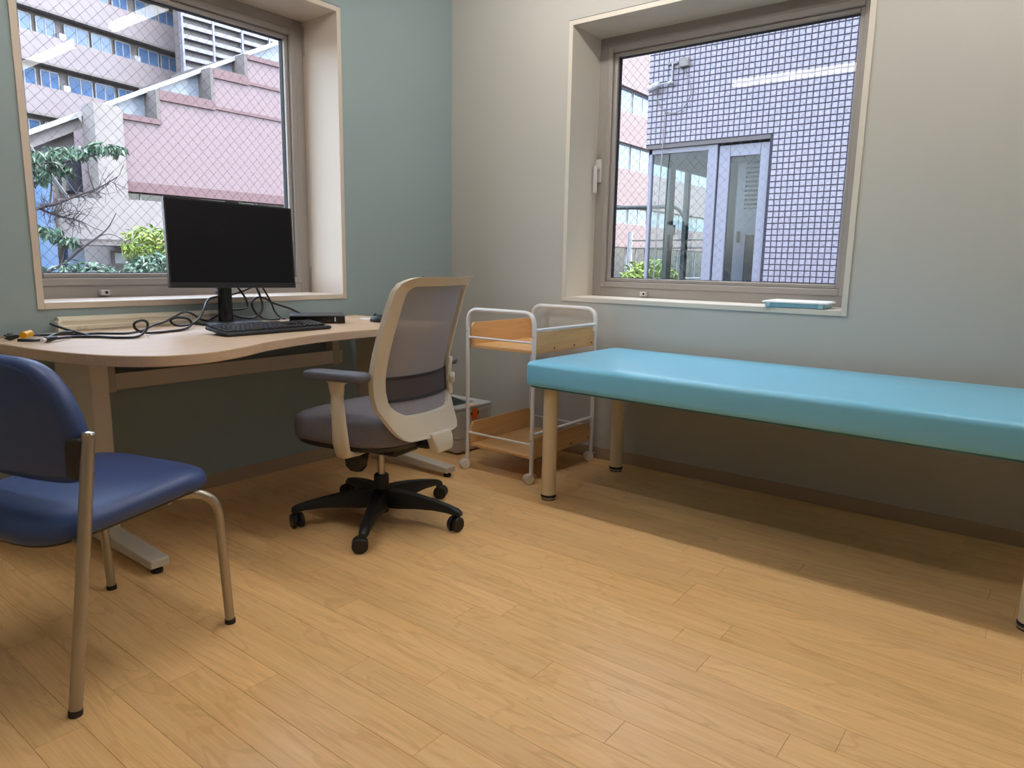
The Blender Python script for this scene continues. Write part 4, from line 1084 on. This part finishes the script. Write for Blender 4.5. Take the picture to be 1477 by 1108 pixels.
def salmon_building():
    t = empty('salmon_building', (22, 17, 0)); tag(t, 'salmon tiled building with blue strip windows beyond the glazed entrance', 'building')
    X1 = 34
    MB().bx(0, X1, .5, 9, GZ, 16).obj('core', 'pane_dark', t, smooth=0)
    def wins(z0, z1, mat):
        x = .3; i = 0
        while x < X1-2:
            w = (2.3, 3.1)[i % 2]; u = win_unit(t, mat, w, z1-z0); u.location = (x, .3, z0); x += w+.12; i += 1
    bands = [(10.52, 16.0), (7.62, 9.27), (4.25, 6.25), (2.0, 3.30)]
    for z0, z1 in bands: MB().bx(0, X1, 0, .55, z0, z1).obj('spandrel', 'salmon_tile', t, smooth=0)
    wins(9.27, 10.52, 'pane_blue'); wins(6.25, 7.62, 'pane_blue'); wins(3.30, 4.25, 'pane_teal'); wins(.2, 2.0, 'pane_dark')
    MB().bx(0, X1, 0, .5, GZ, .2).obj('plinth', 'concrete_grey', t, smooth=0)
salmon_building()

def sheet_x(x, y0, y1, z0, z1):
    return MB().loft([[(x, y0, z0), (x, y1, z0)], [(x, y0, z1), (x, y1, z1)]], False, False, False)

def tiled_building():
    """lilac tiled block with a glazed entrance corner: facade at x = 8, facing the room"""
    X = 8.0
    t = empty('tiled_building', (X, 1.0, GZ)); O = Vector((X, 1.0, GZ))
    tag(t, 'lilac square-tiled building with glazed entrance outside the right window', 'building')
    YL, YR, ZO = 2.94, .86, 2.99          # left corner, opening right side, opening head
    TOP = 7.4; D = 3.4
    ly = lambda y: y-O.y
    lz = lambda z: z-O.z
    m = MB(); m.bx(0, D, YL-5.41-O.y, YR-O.y, 0, TOP-O.z); m.obj('wall_right_part', 'grout_dark', t, smooth=0)
    m = MB(); m.bx(0, D, YR-O.y, YL-O.y, ZO-O.z, TOP-O.z); m.obj('wall_over_entrance', 'grout_dark', t, smooth=0)
    # tiles
    P = .0885; g = .009; dp = .012
    proto = None; cells = []
    ny = int((YL-(YL-5.4))/P); nz = int((TOP-GZ-.1)/P)
    for i in range(ny):
        y1 = YL-i*P; y0 = y1-P+g
        for k in range(nz):
            z0 = ZO+.012+(k-int((ZO-GZ)/P))*P; z1 = z0+P-g
            if z0 < GZ or z1 > TOP: continue
            if z0 < ZO and y1 > YR+.0: 
                continue
            cells.append(((y0+y1)/2, (z0+z1)/2))
    def tilemesh(m, c, s=1.0):
        y, z = c; h = (P-g)/2; e = .006
        lo = [(-.0005, y-h, z-h), (-.0005, y-h, z+h), (-.0005, y+h, z+h), (-.0005, y+h, z-h)]
        hi = [(-dp, y-h+e, z-h+e), (-dp, y-h+e, z+h-e), (-dp, y+h-e, z+h-e), (-dp, y+h-e, z-h+e)]
        m.loft([lo, hi], False, True)
    vis = [c for c in cells if -.30 < c[0] < .9 and .85 < c[1] < 3.0]
    def dist(c): return (Vector((X, c[0], c[1]))-CAM_LOC).length
    vis.sort(key=dist); parts = vis[:300]; ps = set(parts)
    for c in parts:
        if proto is None:
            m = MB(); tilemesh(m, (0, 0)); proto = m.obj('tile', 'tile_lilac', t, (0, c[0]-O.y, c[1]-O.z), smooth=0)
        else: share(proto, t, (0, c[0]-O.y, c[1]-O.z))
    m = MB()
    for c in cells:
        if c not in ps: tilemesh(m, (c[0]-O.y, c[1]-O.z))
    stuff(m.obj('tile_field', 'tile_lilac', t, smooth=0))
    MB().bx(-.012, D, ly(-16), ly(YL-5.4), 0, lz(15.0)).obj('sky_block_wall', 'lilac_bricks', t, smooth=0)  # unseen run of wall, added and raised to cut sky light and reflections
    MB().bx(-.012, D, ly(YL-5.4), ly(YL), lz(TOP), lz(9.0)).obj('sky_block_top', 'lilac_bricks', t, smooth=0)  # unseen upper part, added to limit the sky seen by the panes
    MB().bx(-7.55, -.012, ly(-10), ly(-6.2), 0, lz(10.0)).obj('sky_blocker', 'concrete_grey', t, smooth=0)  # unseen block added to keep sky light off the right window lining
    # soffit and entrance interior
    MB().bx(.0, .10, ly(YR), ly(YL), lz(ZO-.06), lz(ZO)).obj('head_strip', 'concrete_grey', t, smooth=0)
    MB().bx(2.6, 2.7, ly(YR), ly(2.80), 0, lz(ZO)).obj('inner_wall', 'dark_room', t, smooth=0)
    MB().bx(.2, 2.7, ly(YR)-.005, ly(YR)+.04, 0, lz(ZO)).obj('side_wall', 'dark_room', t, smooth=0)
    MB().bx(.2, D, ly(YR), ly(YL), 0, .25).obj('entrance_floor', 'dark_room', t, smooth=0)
    # wide mullion and entrance door
    MB().bx(.05, .17, ly(1.70), ly(1.86), 0, lz(ZO-.06)).obj('mullion', 'alu_lilac', t, bevel=.01)
    dr = MB(); dr.bx(.08, .15, ly(1.50), ly(1.68), 0, lz(2.90)); dr.bx(.08, .15, ly(.88), ly(1.02), 0, lz(2.90)); dr.bx(.08, .15, ly(1.02), ly(1.50), lz(2.72), lz(2.90)); dr.bx(.08, .15, ly(1.02), ly(1.50), 0, lz(.2))
    df = dr.obj('door_frame', 'alu_lilac', t, bevel=.008)
    sheet_x(.115, ly(1.02), ly(1.50), lz(.2), lz(2.72)).obj('door_glass', 'outdoor_glass', df, smooth=0)
    # inner door with louvre seen through the glass
    il = MB(); il.bx(1.0, 1.08, ly(1.20), ly(1.28), 0, lz(2.75)); il.bx(1.0, 1.08, ly(1.56), ly(1.70), 0, lz(2.75)); il.bx(1.0, 1.08, ly(1.28), ly(1.56), lz(1.80), lz(1.98)); il.bx(1.0, 1.06, ly(1.50), ly(1.56), 0, lz(1.80)); il.bx(1.0, 1.06, ly(1.28), ly(1.50), lz(1.55), lz(1.80))
    idr = il.obj('inner_door_frame', 'alu_lilac', t, smooth=0)
    for k in range(10): MB().bx(1.0, 1.06, ly(1.28), ly(1.56), lz(2.0+k*.075), lz(2.035+k*.075)).obj('louvre_slat', 'alu_lilac', idr, smooth=0)
    MB().bx(.96, 1.0, ly(1.60), ly(1.64), lz(1.42), lz(1.60)).obj('door_pull', 'rubber_black', idr, smooth=0)
    # corner glazing
    sheet_x(.105, ly(1.86), ly(YL-.05), 0, lz(ZO-.06)).obj('corner_glass', 'outdoor_glass', t, smooth=0)
    MB().bx(.06, .14, ly(YL-.09), ly(YL-.04), 0, lz(ZO-.06)).obj('corner_post', 'alu_lilac', t, smooth=0)
    MB().bx(.06, .14, ly(1.86), ly(YL-.04), lz(ZO-.14), lz(ZO-.06)).obj('glazing_head', 'alu_lilac', t, smooth=0)
    # side glazing frames seen through the corner
    sg = MB(); sg.bx(.75, .95, ly(YL-.12), ly(YL-.04), 0, lz(2.75)); sg.bx(1.5, 1.62, ly(YL-.12), ly(YL-.04), 0, lz(2.75)); sg.bx(.14, D, ly(YL-.12), ly(YL-.04), lz(2.72), lz(ZO))
    sgo = sg.obj('side_glazing_frame', 'dark_green_frame', t, smooth=0)
    MB().loft([[(.14, ly(YL-.08), .25), (D, ly(YL-.08), .25)], [(.14, ly(YL-.08), lz(2.72)), (D, ly(YL-.08), lz(2.72))]], False, False, False).obj('side_glass', 'outdoor_glass', t, smooth=0)
    MB().bx(.70, .75, ly(YL-.26), ly(YL-.12), lz(1.55), lz(1.72)).obj('lock_case', 'dark_green_frame', sgo, smooth=0)
    MB().bx(.69, .72, ly(YL-.24), ly(YL-.20), lz(1.30), lz(1.58)).obj('pull_handle', 'rubber_black', sgo, smooth=0)
    # security camera with looped cable
    c = empty('security_camera', (X-.02, 2.62, 3.92)); tag(c, 'white security camera with looped cable on the lilac tiles', 'camera')
    MB().bx(-.09, .0, -.40, -.25, .22, .36).obj('junction_box', 'concrete_pale', c, bevel=.01)
    MB().bx(-.05, .0, -.20, -.02, .29, .33).obj('bracket', 'concrete_pale', c, bevel=.006)
    arm = MB().tube(fillet([(-.05, -.12, .31), (-.05, -.12, .02), (-.08, .05, .0)], .03, 5), .014, 8).obj('arm', 'frame_white', c)
    MB().lathe([(.035, -.10), (.055, -.09), (.062, .03), (.058, .10), (.04, .11)], (-.10, .16, -.03), (-.25, .93, -.42), 18).obj('housing', 'frame_white', c)
    MB().lathe([(.02, -.05), (.035, -.045), (.035, .03), (.02, .04)], (-.09, -.12, .0), (0, -1, .3), 14).obj('lens_cap', 'frame_white', c)
    MB().tube(catmull([(-.03, -.22, .24), (-.05, -.36, .12), (-.05, -.46, -.1), (-.05, -.44, -.28), (-.05, -.30, -.44), (-.05, -.12, -.46), (-.05, .05, -.36), (-.06, .12, -.18), (-.08, .12, -.08)], 8), .008, 7).obj('looped_cord', 'ledge_grey', c)
    MB().tube(catmull([(-.02, -.02, -.42), (-.02, .0, -1.0), (-.015, .02, -1.9), (-.015, .03, -2.6), (-.015, .05, -3.6), (-.015, .05, GZ-3.92+.05)], 6), .009, 7).obj('down_cord', 'concrete_pale', c)
tiled_building()

def railing():
    t = empty('rail_post', (17.0, 8.05, GZ)); tag(t, 'white steel post with two horizontal rails before the salmon building', 'post')
    MB().cyl((0, 0, 0), (0, 0, 2.02-GZ), .075, n=12).obj('post', 'frame_white', t)
    for z in (1.53, 1.77): MB().cyl((0, -.05, z-GZ), (.6, -2.6, z+.04-GZ), .03, n=8).obj('rail', 'ledge_grey', t)
    t = empty('overhead_arm', (16.0, 8.9, GZ)); tag(t, 'dark overhead steel arm crossing in front of the salmon building', 'post')
    MB().tube(fillet([(0, 0, 0), (0, 0, 3.16), (0, -2.9, 3.12), (.1, -3.15, 2.6)], .25, 6), .06, 8).obj('arm', 'dark_green_frame', t)
railing()
